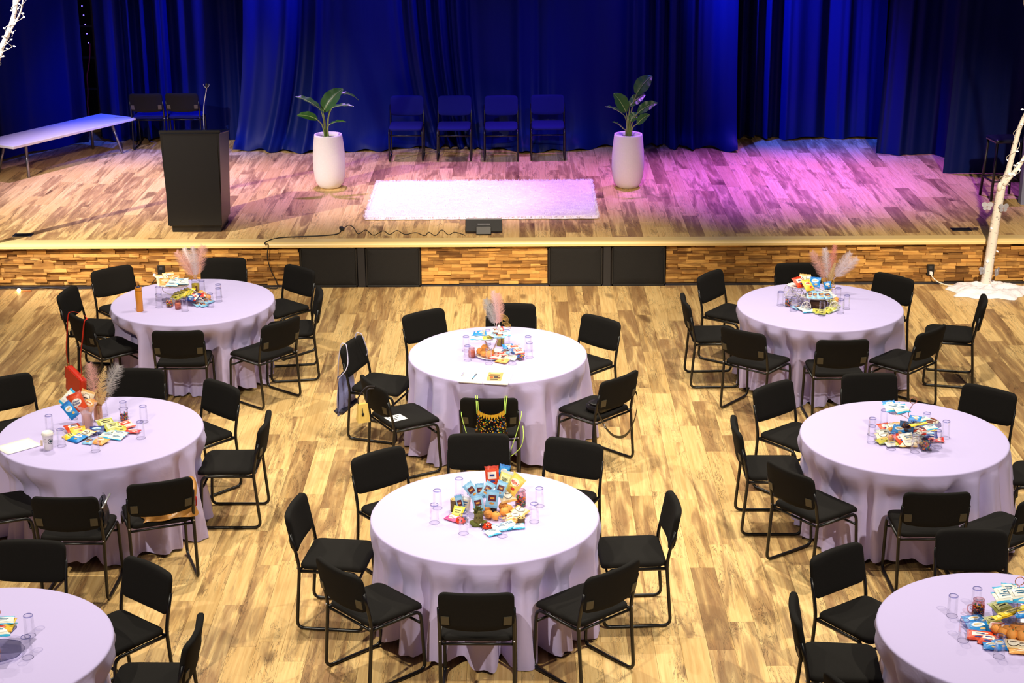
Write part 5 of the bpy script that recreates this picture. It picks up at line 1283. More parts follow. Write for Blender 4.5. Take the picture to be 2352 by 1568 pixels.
# tiered plates on the back centre table
def plate_mb(r, h=0.012):
    mb = MB(); mb.lathe([(0.001, 0.0), (r * 0.62, 0.0), (r * 0.72, 0.003), (r, h), (r * 1.01, h + 0.002), (r * 0.99, h + 0.003), (r * 0.72, 0.006), (0.001, 0.004)], 36, jit=lambda q, z: 1 + (0.012 * math.sin(18 * q) if z > 0.008 else 0)); return mb
o = Vector(ANCHOR['STEM2']); o.z = ZT
t = thing('tiered_plate_stand', 'white tiered plate stand with heart-shaped ribs, back centre table', 'cake stand', tuple(o))
M_CHINA = M('white_china', (246, 240, 242), 0.25)
b = Vector(ANCHOR['PLATE2']); pl_ = Vector(ANCHOR['PLATE2L']); pr = Vector(ANCHOR['PLATE2R'])
obj('large_plate', plate_mb(0.145), M_CHINA, t, loc=(b.x - o.x, b.y - o.y, 0.004))
obj('upper_plate', plate_mb(0.105), M_CHINA, t, loc=pl_ - o); obj('upper_plate', plate_mb(0.095), M_CHINA, t, loc=pr - o)
for s, q in ((-1, pl_), (1, pr)):
    e = q - o; mb = MB(); mb.tube(smooth_path([(0, 0, 0.012), (s * 0.02, 0, 0.04), (e.x * 0.6, e.y * 0.6, e.z * 0.55), (e.x * 0.95, e.y, e.z * 0.9), (e.x, e.y, e.z)], 5), 0.007, 6); obj('curved_rib', mb, M('rose_rib', (238, 206, 200), 0.35), t)
    mb = MB(); mb.lathe([(0.006, 0.0), (0.005, 0.02), (0.010, 0.035), (0.006, 0.05), (0.013, 0.065), (0.013, 0.08), (0.004, 0.092)], 10); obj('finial', mb, M_CHINA, t, loc=e)

# carts with spoked wheels
M_CART = M('cart_white', (240, 232, 230), 0.45)
def wheel(mb, c, r, axis, spokes=12, thick=0.004):
    c = Vector(c); axis = Vector(axis).normalized(); u = Vector((0, 0, 1)); v = axis.cross(u).normalized()
    mb.tube([c + (u * math.cos(2 * math.pi * k / 28) + v * math.sin(2 * math.pi * k / 28)) * r for k in range(28)], thick, 6, closed=True)
    for k in range(spokes):
        a = 2 * math.pi * k / spokes; mb.tube([c, c + (u * math.cos(a) + v * math.sin(a)) * r], thick * 0.5, 4)
    mb.tube([c - axis * 0.008, c + axis * 0.008], r * 0.14, 8)
def tray(mb, w, d):
    P = []
    for (k, z) in ((0.05, 0.0), (0.92, 0.0), (1.0, 0.014), (1.02, 0.014)):
        P.append([(k * w / 2 * math.cos(a) * (1 + 0.02 * math.cos(9 * a)) , k * d / 2 * math.sin(a), z + (0.004 * math.sin(20 * a) if z > 0.01 else 0)) for a in [2 * math.pi * i / 60 for i in range(60)]])
    mb.grid(P, 0, True, True)
for (tn, U, Lw, lab, wr) in (('3', 'TRAY3U', 'TRAY3L', 'white two-tier snack cart with small wheels, back left table', 0.032), ('4', 'TRAY4U', 'TRAY4L', 'white flower cart with spoked wheels, back right table', 0.042)):
    up = Vector(ANCHOR[U]); lo = Vector(ANCHOR[Lw]); o = Vector((lo.x, lo.y, ZT)); t = thing('snack_cart', lab, 'cart', tuple(o))
    mb = MB(); tray(mb, 0.30, 0.20); obj('upper_tray', mb, M_CART, t, loc=up - o)
    mb = MB(); tray(mb, 0.32, 0.20); obj('lower_tray', mb, M_CART, t, loc=lo - o)
    e = up - o; l2 = lo - o
    for sx in (-1, 1):
        mb = MB(); mb.tube(smooth_path([(l2.x + sx * 0.11, 0.02, l2.z), (l2.x * 0.4 + e.x * 0.6 + sx * 0.15, e.y * 0.5, (l2.z + e.z) / 2), (e.x + sx * 0.10, e.y, e.z)], 5), 0.004, 6); obj('scroll_strut', mb, M_CART, t)
    for (sx, sy) in ((-0.13, -0.105), (0.13, -0.105), (-0.13, 0.105), (0.13, 0.105)):
        mb = MB(); wheel(mb, (l2.x + sx, l2.y + sy, wr + 0.003), wr, (0, 1, 0)); obj('wheel', mb, M_CART, t)
    for sx in (-0.13, 0.13):
        mb = MB(); mb.tube([(l2.x + sx, -0.105, wr), (l2.x + sx, 0.105, wr)], 0.004, 6); obj('axle', mb, M_CART, t)
        mb = MB(); mb.tube([(l2.x + sx * 0.8, 0, wr), (l2.x + sx * 0.8, 0, l2.z)], 0.004, 6); obj('tray_post', mb, M_CART, t)
    if tn == '4':
        for yy in (-0.03, 0.12):
            mb = MB(); wheel(mb, Vector(ANCHOR['WHEEL4B']) - o + Vector((0, yy, 0.0)), 0.082, (0, 1, 0), 16, 0.0035); obj('large_wheel', mb, M_CART, t)
        mb = MB(); mb.lathe([(0.001, 0.0), (0.075, 0.0), (0.08, 0.02), (0.078, 0.05), (0.001, 0.05)], 20, jit=lambda q, z: 1 + 0.03 * math.sin(9 * q)); obj('basket_body', mb, M('wicker_brown', (92, 60, 44), 0.8, bump=0.8, bscale=80), t, loc=(0.0, 0.0, 0.012))

# acrylic tiered stands with wire
def stand(loc, dishes, wire, hook, label):
    o = Vector((loc[0], loc[1], ZT)); t = thing('tiered_stand', label, 'stand', tuple(o))
    for (c, r) in dishes:
        mb = MB(); mb.lathe([(0.001, 0.0), (r * 0.7, 0.0), (r, 0.018), (r * 1.02, 0.018)], 32, jit=lambda q, z: 1 + (0.03 * math.sin(8 * q) if z > 0.01 else 0)); d = obj('dish', mb, M_ACRYL, t, loc=Vector(c) - o)
        mb = MB(); mb.tube([((r * 1.02) * (1 + 0.03 * math.sin(8 * a)) * math.cos(a), (r * 1.02) * (1 + 0.03 * math.sin(8 * a)) * math.sin(a), 0.018) for a in [2 * math.pi * k / 48 for k in range(48)]], 0.0016, 5, closed=True); obj('dish_edge', mb, M_GLASSRIM, d)
    for w in wire:
        mb = MB(); mb.tube(smooth_path([Vector(q) - o for q in w], 6), 0.0028, 6); obj('wire', mb, M_COPPER, t)
    h = Vector(hook) - o; mb = MB(); mb.tube([h + Vector((0.026 * math.sin(a), 0, -0.026 * math.cos(a))) for a in [0.25 + 5.8 * k / 20 for k in range(21)]], 0.0026, 6); obj('hook', mb, M_COPPER, t)
a6 = {k: Vector(ANCHOR[k]) for k in ('HUB6', 'DISH6L', 'DISH6R', 'HOOK6')}
hb = a6['HUB6']
stand(hb, [((hb.x, hb.y, ZT + 0.004), 0.15), (a6['DISH6L'] - Vector((0, 0, 0.018)), 0.075), (a6['DISH6R'] - Vector((0, 0, 0.018)), 0.10)],
      [[(hb.x, hb.y, ZT + 0.01), (hb.x + 0.005, hb.y, ZT + 0.12), (hb.x - 0.03, hb.y, ZT + 0.2), (hb.x, hb.y, ZT + 0.28)], [(hb.x - 0.012, hb.y, ZT + 0.15), (hb.x - 0.06, hb.y + 0.02, ZT + 0.175), tuple(a6['DISH6L'] - Vector((0, 0, 0.018)))], [(hb.x + 0.002, hb.y, ZT + 0.10), (hb.x + 0.06, hb.y, ZT + 0.11), tuple(a6['DISH6R'] - Vector((0, 0, 0.018)))], [(hb.x - 0.01, hb.y - 0.01, ZT + 0.13), (hb.x - 0.05, hb.y - 0.01, ZT + 0.10), (hb.x - 0.065, hb.y - 0.01, ZT + 0.125), (hb.x - 0.045, hb.y - 0.01, ZT + 0.135)]],
      (hb.x, hb.y, ZT + 0.305), 'clear three-dish stand with a copper wire hook, middle right table')
a7 = {k: Vector(ANCHOR[k]) for k in ('DISH7U', 'DISH7M', 'DISH7B')}
b7 = a7['DISH7B']; mx = b7.x - 0.01
stand((mx, b7.y), [((mx, b7.y, ZT + 0.004), 0.16), ((mx, b7.y + 0.01, ZT + 0.105), 0.13), ((mx, b7.y + 0.01, ZT + 0.225), 0.10)], [[(mx, b7.y, ZT + 0.01), (mx, b7.y, ZT + 0.15), (mx, b7.y, ZT + 0.31)]], (mx, b7.y, ZT + 0.335), 'clear three-dish stand with a copper loop, front right table')
d8 = Vector(ANCHOR['DISH8'])
stand((d8.x, d8.y), [((d8.x, d8.y, ZT + 0.004), 0.13), ((d8.x, d8.y, ZT + 0.14), 0.10)], [[(d8.x, d8.y, ZT + 0.01), (d8.x, d8.y, ZT + 0.12), (d8.x, d8.y, ZT + 0.24)]], (d8.x, d8.y, ZT + 0.265), 'clear dish stand at the left edge, front left table')
# chocolate sticks on the right dish of the middle right table
M_CHOC = M('milk_chocolate', (128, 62, 36), 0.45); M_WRAP = M('clear_white_wrap', (240, 234, 224), 0.3)
dr = a6['DISH6R']
for k, (dx, dy, yw, lab) in enumerate(((-0.02, 0.0, -26, 'chocolate stick in white wrapper on the right dish, nearest the wire'), (0.01, 0.012, -27, 'chocolate stick in white wrapper on the right dish, middle one'), (0.055, 0.03, -58, 'chocolate stick in white wrapper on the right dish, upright angle'))):
    t = thing('chocolate_stick', lab, 'chocolate bar', (dr.x + dx, dr.y + dy, dr.z + 0.012 + 0.004 * k), math.radians(yw), 'chocolate sticks')
    mb = MB(); mb.slab(rrect(0.15 if k < 2 else 0.09, 0.030, 0.006), [(0, -0.005), (0.002, 0.0), (0, 0.003)]); obj('wrapper', mb, M_WRAP, t)
    mb = MB(); mb.box((0, 0, 0.005), (0.12 if k < 2 else 0.06, 0.016, 0.008), 0, None, 0.002); obj('chocolate', mb, M_CHOC, t)

# front centre table: glass bowl, log slices, ladybirds, mossy figurine, dark cup
t = thing('glass_cylinder', 'clear glass cylinder holding the snack pouches, front centre table', 'vase', an('BOWL1')); mb = MB(); mb.lathe([(0.001, 0.003), (0.058, 0.002), (0.062, 0.01), (0.062, 0.16)], 28); obj('wall', mb, M_GLASS, t)
mb = MB(); mb.tube([(0.062 * math.cos(2 * math.pi * k / 28), 0.062 * math.sin(2 * math.pi * k / 28), 0.16) for k in range(28)], 0.0016, 5, closed=True); obj('rim', mb, M_GLASSRIM, t)
M_LOGB = M('log_bark', (128, 104, 66), 0.9, bump=1.0, bscale=70, var=0.5); M_LOGE = M('log_end', (206, 166, 100), 0.7, bump=0.2, bscale=40)
for kk, r, h, lab in (('LOG_TALL', 0.027, 0.085, 'tall bark-covered log piece with two holes, front centre table'), ('LOG_SHORT', 0.025, 0.038, 'short bark-covered log piece with two holes, front centre table')):
    t = thing('log_slice', lab, 'log ornament', an(kk), 0.2); mb = MB(); mb.lathe([(r, 0), (r * 0.97, h * 0.5), (r * 0.99, h)], 22, jit=lambda q, z: 1 + 0.05 * math.sin(9 * q) + 0.03 * math.sin(17 * q), cap0=True); obj('bark', mb, M_LOGB, t)
    mb = MB(); mb.lathe([(0.001, h), (r * 0.97, h)], 22); mb.f = [f[::-1] for f in mb.f]; obj('cut_face', mb, M_LOGE, t)
    for sx in (-1, 1):
        mb = MB(); mb.lathe([(0.0065, h + 0.0008), (0.0001, h + 0.0012)], 10, (sx * r * 0.42, 0, 0)); obj('hole', mb, M('hole_dark', (30, 18, 10), 0.9), t)
for kk, rz, lab in (('BUG_A', 2.9, 'red ladybird ornament with black spots, nearest the camera, front centre table'), ('BUG_B', 0.4, 'red ladybird ornament behind a tumbler, left of the mossy figurine')):
    t = thing('ladybird_ornament', lab, 'ornament', an(kk), rz, 'ladybird ornaments'); r = 0.036
    mb = MB(); mb.lathe([(r * math.cos(a), r * 0.85 * math.sin(a)) for a in [math.pi / 2 * k / 8 for k in range(9)]], 24, cap0=True); obj('shell', mb, M('ladybird_red', (222, 62, 26), 0.2), t, loc=(0, 0, 0.006))
    mb = MB(); mb.ball((r * 0.98, 0, 0.014), 0.017, 0, 8); obj('head', mb, M_BLACK, t)
    for sy in (-1, 1):
        mb = MB(); mb.ball((r * 1.28, sy * 0.008, 0.022), 0.005, 0, 6); obj('eye', mb, M_WHITE, t)
    for (az, el) in ((40, 40), (-40, 40), (100, 35), (-100, 35), (150, 45), (-150, 45), (0, 75)):
        a, e = math.radians(az), math.radians(el); n_ = Vector((math.cos(a) * math.cos(e), math.sin(a) * math.cos(e), math.sin(e) * 0.85)); mb = MB()
        u = n_.orthogonal().normalized(); v = n_.cross(u).normalized(); c = n_ * r + n_.normalized() * 0.0006 + Vector((0, 0, 0.006)); mb.add([c + (u * math.cos(2 * math.pi * q / 8) + v * math.sin(2 * math.pi * q / 8)) * 0.0062 for q in range(8)], [tuple(range(8))]); obj('spot', mb, M_BLACK, t)
    for q in range(6):
        s = 1 if q % 2 else -1; mb = MB(); xx = (q // 2 - 1) * 0.018; mb.tube([(xx, s * r * 0.8, 0.008), (xx * 1.2, s * (r + 0.008), 0.008), (xx * 1.4, s * (r + 0.013), 0.001)], 0.0016, 4); obj('leg', mb, M_BLACK, t)
t = thing('mossy_figurine', 'mossy green stump figurine beside the near ladybird, front centre table', 'figurine', an('FIGURE'))
M_MOSS = M('moss', (118, 124, 52), 0.9, bump=1.0, bscale=90, var=0.5)
mb = MB(); mb.lathe([(0.001, 0.0), (0.055, 0.0), (0.058, 0.012), (0.045, 0.020), (0.001, 0.022)], 24, jit=lambda q, z: 1 + 0.08 * math.sin(5 * q)); obj('mossy_base', mb, M_MOSS, t)
mb = MB(); mb.lathe([(0.034, 0.015), (0.030, 0.04), (0.028, 0.065), (0.034, 0.085), (0.001, 0.09)], 20, jit=lambda q, z: 1 + 0.10 * math.sin(3 * q + 20 * z)); obj('stump_body', mb, M('stump_olive', (130, 118, 60), 0.85, bump=0.8, bscale=60, var=0.4), t)
mb = MB(); R = random.Random(3)
for k in range(40):
    a = R.random() * 6.28; e = R.uniform(0.1, 1.4); d = Vector((math.cos(a) * math.cos(e), math.sin(a) * math.cos(e), math.sin(e))); c = Vector((0, 0, 0.088)) + d * 0.02; s_ = d.orthogonal().normalized() * 0.009
    mb.add([c - s_, c + s_, c + d * 0.026], [(0, 1, 2)])
obj('leafy_top', mb, M_MOSS, t)
for sx in (-1, 1):
    mb = MB(); mb.ball((sx * 0.011, -0.031, 0.058), 0.0055, 0, 6, (1, 0.5, 0.7)); obj('eye_hollow', mb, M('hollow_dark', (40, 34, 20), 0.9), t)
t = thing('dark_cup', 'small dark glass cup among the oranges, front centre table', 'cup', an('MUG1')); mb = MB(); mb.lathe([(0.001, 0.003), (0.028, 0.002), (0.032, 0.05), (0.030, 0.05), (0.026, 0.006), (0.001, 0.006)], 20); obj('body', mb, M('smoked_glass', (24, 20, 18), 0.15), t)
mb = MB(); mb.tube([(0.032 * math.cos(2 * math.pi * k / 20), 0.032 * math.sin(2 * math.pi * k / 20), 0.05) for k in range(20)], 0.0018, 5, closed=True); obj('rim', mb, M_GOLD, t)

# middle left table: tulle bundle, coffee cup, paper
tz = Vector(ANCHOR['TULLE5'])
t = thing('tulle_bundle', 'glass wrapped in pale pink tulle on the middle left table', 'tulle wrap', tuple(tz))
def tulle():
    m, n, l, b = _new('pink_tulle'); b.inputs['Base Color'].default_value = s2l((246, 214, 208)); b.inputs['Roughness'].default_value = 0.9
    tr = n.new('ShaderNodeBsdfTransparent'); mx = n.new('ShaderNodeMixShader'); mx.inputs[0].default_value = 0.55
    l.new(tr.outputs[0], mx.inputs[1]); l.new(b.outputs[0], mx.inputs[2]); l.new(mx.outputs[0], n['Material Output'].inputs[0]); return m
mb = MB(); mb.lathe([(0.036, 0.0), (0.040, 0.05), (0.036, 0.10), (0.056, 0.15), (0.078, 0.19)], 48, jit=lambda q, z: 1 + (0.06 + 0.9 * max(0, z - 0.1)) * math.sin(7 * q + z * 30) + 0.04 * math.sin(17 * q)); obj('tulle', mb, tulle(), t)
mb = MB(); mb.lathe([(0.001, 0.003), (0.03, 0.002), (0.033, 0.10)], 20); obj('glass', mb, M_PINKGLASS, t)
c5 = Vector(ANCHOR['CUP5'])
t = thing('coffee_cup', 'white paper coffee cup with lid and dark green emblem, middle left table', 'cup', tuple(c5))
mb = MB(); mb.lathe([(0.001, 0.0), (0.029, 0.0), (0.030, 0.003), (0.040, 0.118)], 28); obj('paper_cup', mb, M('cup_paper', (244, 238, 236), 0.6), t)
mb = MB(); mb.lathe([(0.043, 0.115), (0.044, 0.122), (0.041, 0.126), (0.039, 0.136), (0.035, 0.138), (0.033, 0.133), (0.001, 0.133)], 28); obj('lid', mb, M('lid_plastic', (250, 244, 236), 0.35), t)
def on_cup(a, z, e=0.0006): r_ = 0.030 + 0.010 * (z / 0.118) + e; return (r_ * math.cos(a), r_ * math.sin(a), z)
a0 = math.radians(-45)
for (r0, r1, e) in ((0.021, 0.017, 0.0008), (0.011, 0.0, 0.0008)):
    P = []
    for rr in ((r0, r1) if r1 else (r0, 0.0002)): P.append([on_cup(a0 + rr * math.cos(q) / 0.036, 0.072 + rr * math.sin(q), e) for q in [2 * math.pi * k / 20 for k in range(20)]])
    mb = MB(); mb.grid(P, 0, False, True); obj('emblem', mb, M('emblem_green', (20, 66, 60), 0.6), t)
for k in range(4):
    mb = MB(); z = 0.095 - 0.013 * k; mb.grid([[on_cup(math.radians(-118 + 5 * i), zz) for i in range(6 - k % 2)] for zz in (z, z - 0.003)], 0, False); obj('printed_line', mb, M('print_grey', (120, 110, 110), 0.7), t)
mb = MB(); mb.box((-0.052, 0.012, 0.045), (0.016, 0.002, 0.05), 0, (0.2, 0.1, 0.1)); obj('tea_tag', mb, M('tag_cream', (240, 220, 180), 0.7), t)
A, B, C5 = Vector(PAPER5_A), Vector(PAPER5_B), Vector(PAPER5_C); D5 = A + C5 - B
mb = MB(); mb.grid([[A.lerp(B, i / 6).lerp(D5.lerp(C5, i / 6), j / 6) + Vector((0, 0, 0.0015 + 0.003 * ((i - 3) / 3) ** 2)) for i in range(7)] for j in range(7)]); me = mb.mesh('paper_sheet', [M('paper_white', (250, 246, 240), 0.8)]); me.transform(Matrix.Translation(-A))
po = obj('paper_sheet', me, None, loc=A, label='blank white sheet of paper beside the coffee cup', cat='paper')
sm = po.modifiers.new('thickness', 'SOLIDIFY'); sm.thickness = 0.0008
# back left table: thermos
t = thing('thermos_bottle', 'orange thermos bottle with dark lid on the back left table', 'bottle', an('THERMOS')); M_TH = M('thermos_orange', (238, 152, 44), 0.4)
mb = MB(); mb.lathe([(0.001, 0.0), (0.030, 0.0), (0.032, 0.004), (0.032, 0.192), (0.031, 0.196)], 28); obj('body', mb, M_TH, t)
mb = MB(); mb.lathe([(0.031, 0.196), (0.0305, 0.2005)], 28); obj('seam_ring', mb, M('thermos_seam', (110, 56, 14), 0.5), t)
mb = MB(); mb.lathe([(0.0315, 0.2005), (0.0315, 0.228), (0.030, 0.234), (0.027, 0.234)], 28); obj('cap', mb, M_TH, t)
mb = MB(); mb.lathe([(0.027, 0.234), (0.026, 0.231), (0.001, 0.231)], 28); obj('cap_top', mb, M_NAVY, t)
# back centre table: notebook with booklet and pen
n0, n1, n2, n3 = [Vector(q) for q in NOTE2]; c = (n0 + n1 + n2 + n3) / 4; c.z = ZT
ux = ((n1 - n0) + (n2 - n3)) / 2; ux.z = 0; wN = ux.length; ux.normalize(); hN = (((n0 - n3) + (n1 - n2)) / 2).length; angN = math.atan2(ux.y, ux.x)
t = thing('open_binder', 'open white notebook lying flat on the back centre table', 'notebook', tuple(c), angN)
for s in (-1, 1):
    mb = MB(); mb.box((s * wN / 4, 0, 0.004), (wN / 2 - 0.004, hN, 0.008), 0, (0, 0, s * 0.03), 0.001); obj('page_block', mb, MATS['paper_white'], t)
for k in range(3):
    mb = MB(); mb.tube([(-wN / 2 + 0.008 + 0.008 * math.cos(a), (k - 1) * 0.03 + 0.03, 0.008 + 0.008 * math.sin(a)) for a in [math.pi * i / 6 for i in range(7)]], 0.0015, 5); obj('ring', mb, M_BLACK, t)
b0, b1, b2, b3 = [Vector(q) for q in BOOK2]; cb = (b0 + b1 + b2 + b3) / 4; ub = (b1 - b0); ub.z = 0; wB = ub.length; hB = ((b0 - b3).length + (b1 - b2).length) / 2; aB = math.atan2(ub.y, ub.x)
t = thing('booklet', 'small tan illustrated booklet on the open notebook', 'booklet', (cb.x, cb.y, ZT + 0.0085), aB - 0.08)
mb = MB(); mb.box((0, 0, 0.002), (wB, hB, 0.004), 0, None, 0.0006); obj('cover', mb, M('booklet_tan', (226, 184, 112), 0.5, var=0.25, bscale=40), t)
R = random.Random(5)
for (x, y, w, h, cc) in ((0, 0.36, 0.6, 0.10, (244, 220, 140)), (0.0, 0.20, 0.7, 0.06, (130, 60, 30)), (-0.05, 0.07, 0.75, 0.06, (60, 44, 36)), (-0.2, -0.15, 0.22, 0.22, (170, 90, 40)), (0.08, -0.12, 0.26, 0.28, (70, 60, 56)), (0.3, -0.18, 0.2, 0.2, (120, 70, 40)), (0.0, -0.38, 0.5, 0.08, (54, 44, 40))):
    mb = MB(); mb.box((x * wB, y * hB, 0.0044), (w * wB, h * hB, 0.0006)); obj('cover_print', mb, M('bk_%d_%d' % (cc[0], cc[1]), cc, 0.6), t)
p0, p1 = Vector(PEN2[0]), Vector(PEN2[1]); pd = (p1 - p0); L = pd.length
t = thing('ballpoint_pen', 'blue ballpoint pen lying on the open notebook', 'pen', (p0.x, p0.y, ZT + 0.0135), math.atan2(pd.y, pd.x))
mb = MB(); mb.tube([(0.02, 0, 0), (L * 0.55, 0, 0)], 0.0045, 8); obj('barrel', mb, M('pen_lightblue', (70, 160, 210), 0.3), t)
mb = MB(); mb.tube([(L * 0.55, 0, 0), (L, 0, 0)], 0.0047, 8); obj('cap', mb, M('pen_blue', (20, 70, 130), 0.3), t)
mb = MB(); mb.tube([(0, 0, 0), (0.02, 0, 0)], [0.001, 0.0045], 8); obj('tip', mb, M_BLACK, t)
mb = MB(); mb.box((L * 0.8, 0, 0.006), (L * 0.35, 0.003, 0.0015)); obj('clip', mb, M_CHROME, t)
# ------------------------------------------------------------ bags on chairs
def chair_frame(tn, pos):
    for (a, b, x, y, rz) in CHAIRS:
        if a == tn and b == pos: return Matrix.Translation((x, y, 0)) @ Matrix.Rotation(math.radians(rz), 4, 'Z')
def soft_bag(w, h, d, n=10, m=10, pin=0.0, top=0.35, seed=0, flare=0.0):
    # front and back cloth panels meeting at the seams; x across, z up from 0 to h
    R = random.Random(seed); k1 = R.random() * 6; mb = MB()
    for s in (-1, 1):
        P = []
        for j in range(m + 1):
            v = j / m; row = []
            ww = w * (1 + flare * (1 - v) - pin * v)
            for i in range(n + 1):
                u = -1 + 2 * i / n
                b = (1 - u * u) ** 0.5 * (math.sin(math.pi * min(1, 0.06 + 0.94 * (1 - v) ** 0.8 + 0.0)) ** 0.5 if v < 1 else 0) * (1 - (1 - top) * v)
                row.append((u * ww / 2, s * (d / 2 * b + 0.004) + 0.006 * math.sin(6 * u + 4 * v + k1), v * h))
            P.append(row)
        n0 = len(mb.f); mb.grid(P)
        if s > 0: mb.f[n0:] = [f[::-1] for f in mb.f[n0:]]
    return mb
def hang(tn, pos, name, label, cat, local, rz=0.0):
    m = chair_frame(tn, pos); p = m @ Vector(local); t = thing(name, label, cat, tuple(p), m.to_euler().z + rz); return t
# red crossbody purse on the near left chair of the back left table
M_RED = M('red_leather', (206, 44, 20), 0.45, bump=0.1, bscale=120)
t = hang('T3', 'front left', 'red_purse', 'red purse hanging by its strap on a chair, back left table', 'purse', (0.0, -0.36, 0.05), 0.0)
mb = MB()
mb.slab(rrect(0.30, 0.25, 0.02), [(0.004, -0.028), (0, -0.018), (0, 0.018), (0.004, 0.028)]); me = mb.mesh('purse_body', [M_RED]); me.transform(Matrix.Rotation(math.pi / 2, 4, 'X')); me.transform(Matrix.Rotation(math.radians(14), 4, 'Y')); obj('purse_body', me, None, t, loc=(0, 0.0, 0.13))
mb = MB(); mb.box((0, -0.031, 0.19), (0.285, 0.006, 0.12), 0, (0, math.radians(14), 0), 0.002); obj('flap', mb, M_RED, t)
for sx in (-1, 1):
    mb = MB(); mb.tube([(sx * 0.135 + 0.012 * math.cos(a) , 0, 0.265 - sx * 0.02 + 0.012 * math.sin(a)) for a in [2 * math.pi * k / 12 for k in range(12)]], 0.0025, 5, closed=True); obj('strap_ring', mb, M_GOLD, t)
    P = smooth_path([(sx * 0.135, 0, 0.275 - sx * 0.02), (sx * 0.14, 0.0, 0.42), (sx * 0.15, 0.03, 0.60), (sx * 0.155, 0.060, 0.75), (sx * 0.14, 0.095, 0.773), (sx * 0.06, 0.115, 0.777), (0, 0.118, 0.777)], 5)
    mb = MB(); G = [[q + Vector((0, -0.002, 0)) + Vector((dx, 0, 0)) for q in P] for dx in (-0.008, 0.008)]; mb.grid(G); G2 = [[q + Vector((dx, 0.003, 0)) for q in P] for dx in (-0.008, 0.008)]; n0 = len(mb.f); mb.grid(G2); obj('strap', mb, M_RED, t)
# translucent blue drawstring bag on the left chair of the back centre table
t = hang('T2', 'left', 'drawstring_bag', 'pale blue drawstring bag hanging behind a chair, back centre table', 'bag', (0.05, -0.315, 0.20))
mb = soft_bag(0.36, 0.36, 0.10, pin=0.12, seed=2); obj('bag_body', mb, M('pale_blue_nylon', (150, 156, 214), 0.45, bump=0.5, bscale=14), t)
mb = MB(); mb.box((0, 0, 0.035), (0.34, 0.10, 0.05), 0, None, 0.02); obj('bag_bottom', mb, M('dark_nylon', (40, 40, 58), 0.5), t)
for sx in (-1, 1):
    mb = MB(); mb.tube(smooth_path([(sx * 0.15, 0, 0.35), (sx * 0.165, 0.02, 0.52), (sx * 0.16, 0.046, 0.652), (sx * 0.155, 0.075, 0.664), (sx * 0.165, 0.098, 0.645), (sx * 0.20, 0.122, 0.52), (sx * 0.235, 0.11, 0.45), (sx * 0.24, 0.05, 0.38), (sx * 0.17, 0.01, 0.32)], 6), 0.0045, 6); obj('drawstring', mb, M('pale_string', (214, 210, 240), 0.6), t)
# small yellow handbag on the near left chair of the back centre table
t = hang('T2', 'front left', 'yellow_handbag', 'small yellow handbag hanging on a chair, back centre table', 'handbag', (0.10, -0.345, 0.40), 1.35)
vs = [(-0.05, -0.045, 0), (0.05, -0.045, 0), (0.05, 0.045, 0), (-0.05, 0.045, 0), (-0.038, -0.018, 0.15), (0.038, -0.018, 0.15), (0.038, 0.018, 0.15), (-0.038, 0.018, 0.15)]
mb = MB(); mb.add(vs, [(0, 3, 2, 1), (4, 5, 6, 7), (0, 1, 5, 4), (1, 2, 6, 5), (2, 3, 7, 6), (3, 0, 4, 7)]); obj('bag_body', mb, M('butter_leather', (240, 206, 110), 0.4), t)
mb = MB(); mb.tube(smooth_path([(-0.035, 0, 0.15), (-0.035, 0, 0.20), (0.03, 0.0, 0.28), (0.085, -0.01, 0.29), (0.12, -0.01, 0.27), (0.05, 0.01, 0.26), (0.038, 0, 0.20), (0.035, 0, 0.15)], 5), 0.006, 6); obj('handle', mb, M('dark_strap', (36, 30, 40), 0.5), t)
t.location = Vector(t.location) + Vector((-0.06, 0.0, 0.12))
mb = MB(); mb.ball((-0.01, -0.045, 0.07), 0.012, 0, 7, (0.8, 0.5, 1.4)); mb.tube([(-0.01, -0.03, 0.12), (-0.01, -0.045, 0.08)], 0.003, 5); obj('charm', mb, M_BLACK, t)
# card on the near left seat
m = chair_frame('T2', 'front left'); p = m @ Vector((0.06, -0.10, 0.481))
t = thing('printed_card', 'white card with black marks lying on a chair seat, back centre table', 'card', tuple(p), math.radians(35))
mb = MB(); mb.box((0, 0, 0.001), (0.15, 0.13, 0.0015)); obj('card_sheet', mb, MATS['paper_white'], t)
for (x, y) in ((0.03, 0.035), (0.0, 0.0), (-0.025, -0.03), (-0.03, 0.03)):
    mb = MB(); mb.box((x, y, 0.0022), (0.04, 0.014, 0.0006), 0, (0, 0, 0.2)); obj('black_mark', mb, M_BLACK, t)
# sequin drawstring backpack on the near chair of the back centre table
def sequins():
    m, n, l, b = _new('sequins'); tc = n.new('ShaderNodeTexCoord'); vo = n.new('ShaderNodeTexVoronoi'); vo.inputs['Scale'].default_value = 120; l.new(tc.outputs['Object'], vo.inputs['Vector'])
    sep = n.new('ShaderNodeSeparateColor'); l.new(vo.outputs['Color'], sep.inputs[0])
    r = ramp(n, [(0.0, (8, 8, 12)), (0.74, (14, 12, 16)), (0.76, (236, 190, 40)), (0.86, (200, 60, 30)), (0.91, (30, 90, 170)), (0.95, (60, 140, 80)), (0.98, (240, 220, 190))]); r.color_ramp.interpolation = 'CONSTANT'
    l.new(sep.outputs[0], r.inputs[0]); l.new(r.outputs[0], b.inputs['Base Color']); b.inputs['Roughness'].default_value = 0.3; b.inputs['Metallic'].default_value = 0.2; return m
M_LIME = M('lime_cord', (196, 232, 110), 0.6); M_YTRIM = M('yellow_trim', (240, 196, 60), 0.6, bump=0.5, bscale=60)
t = hang('T2', 'front', 'sequin_backpack', 'black sequin drawstring backpack with yellow trim on a chair, back centre table', 'backpack', (0.02, -0.325, 0.33))
mb = MB()
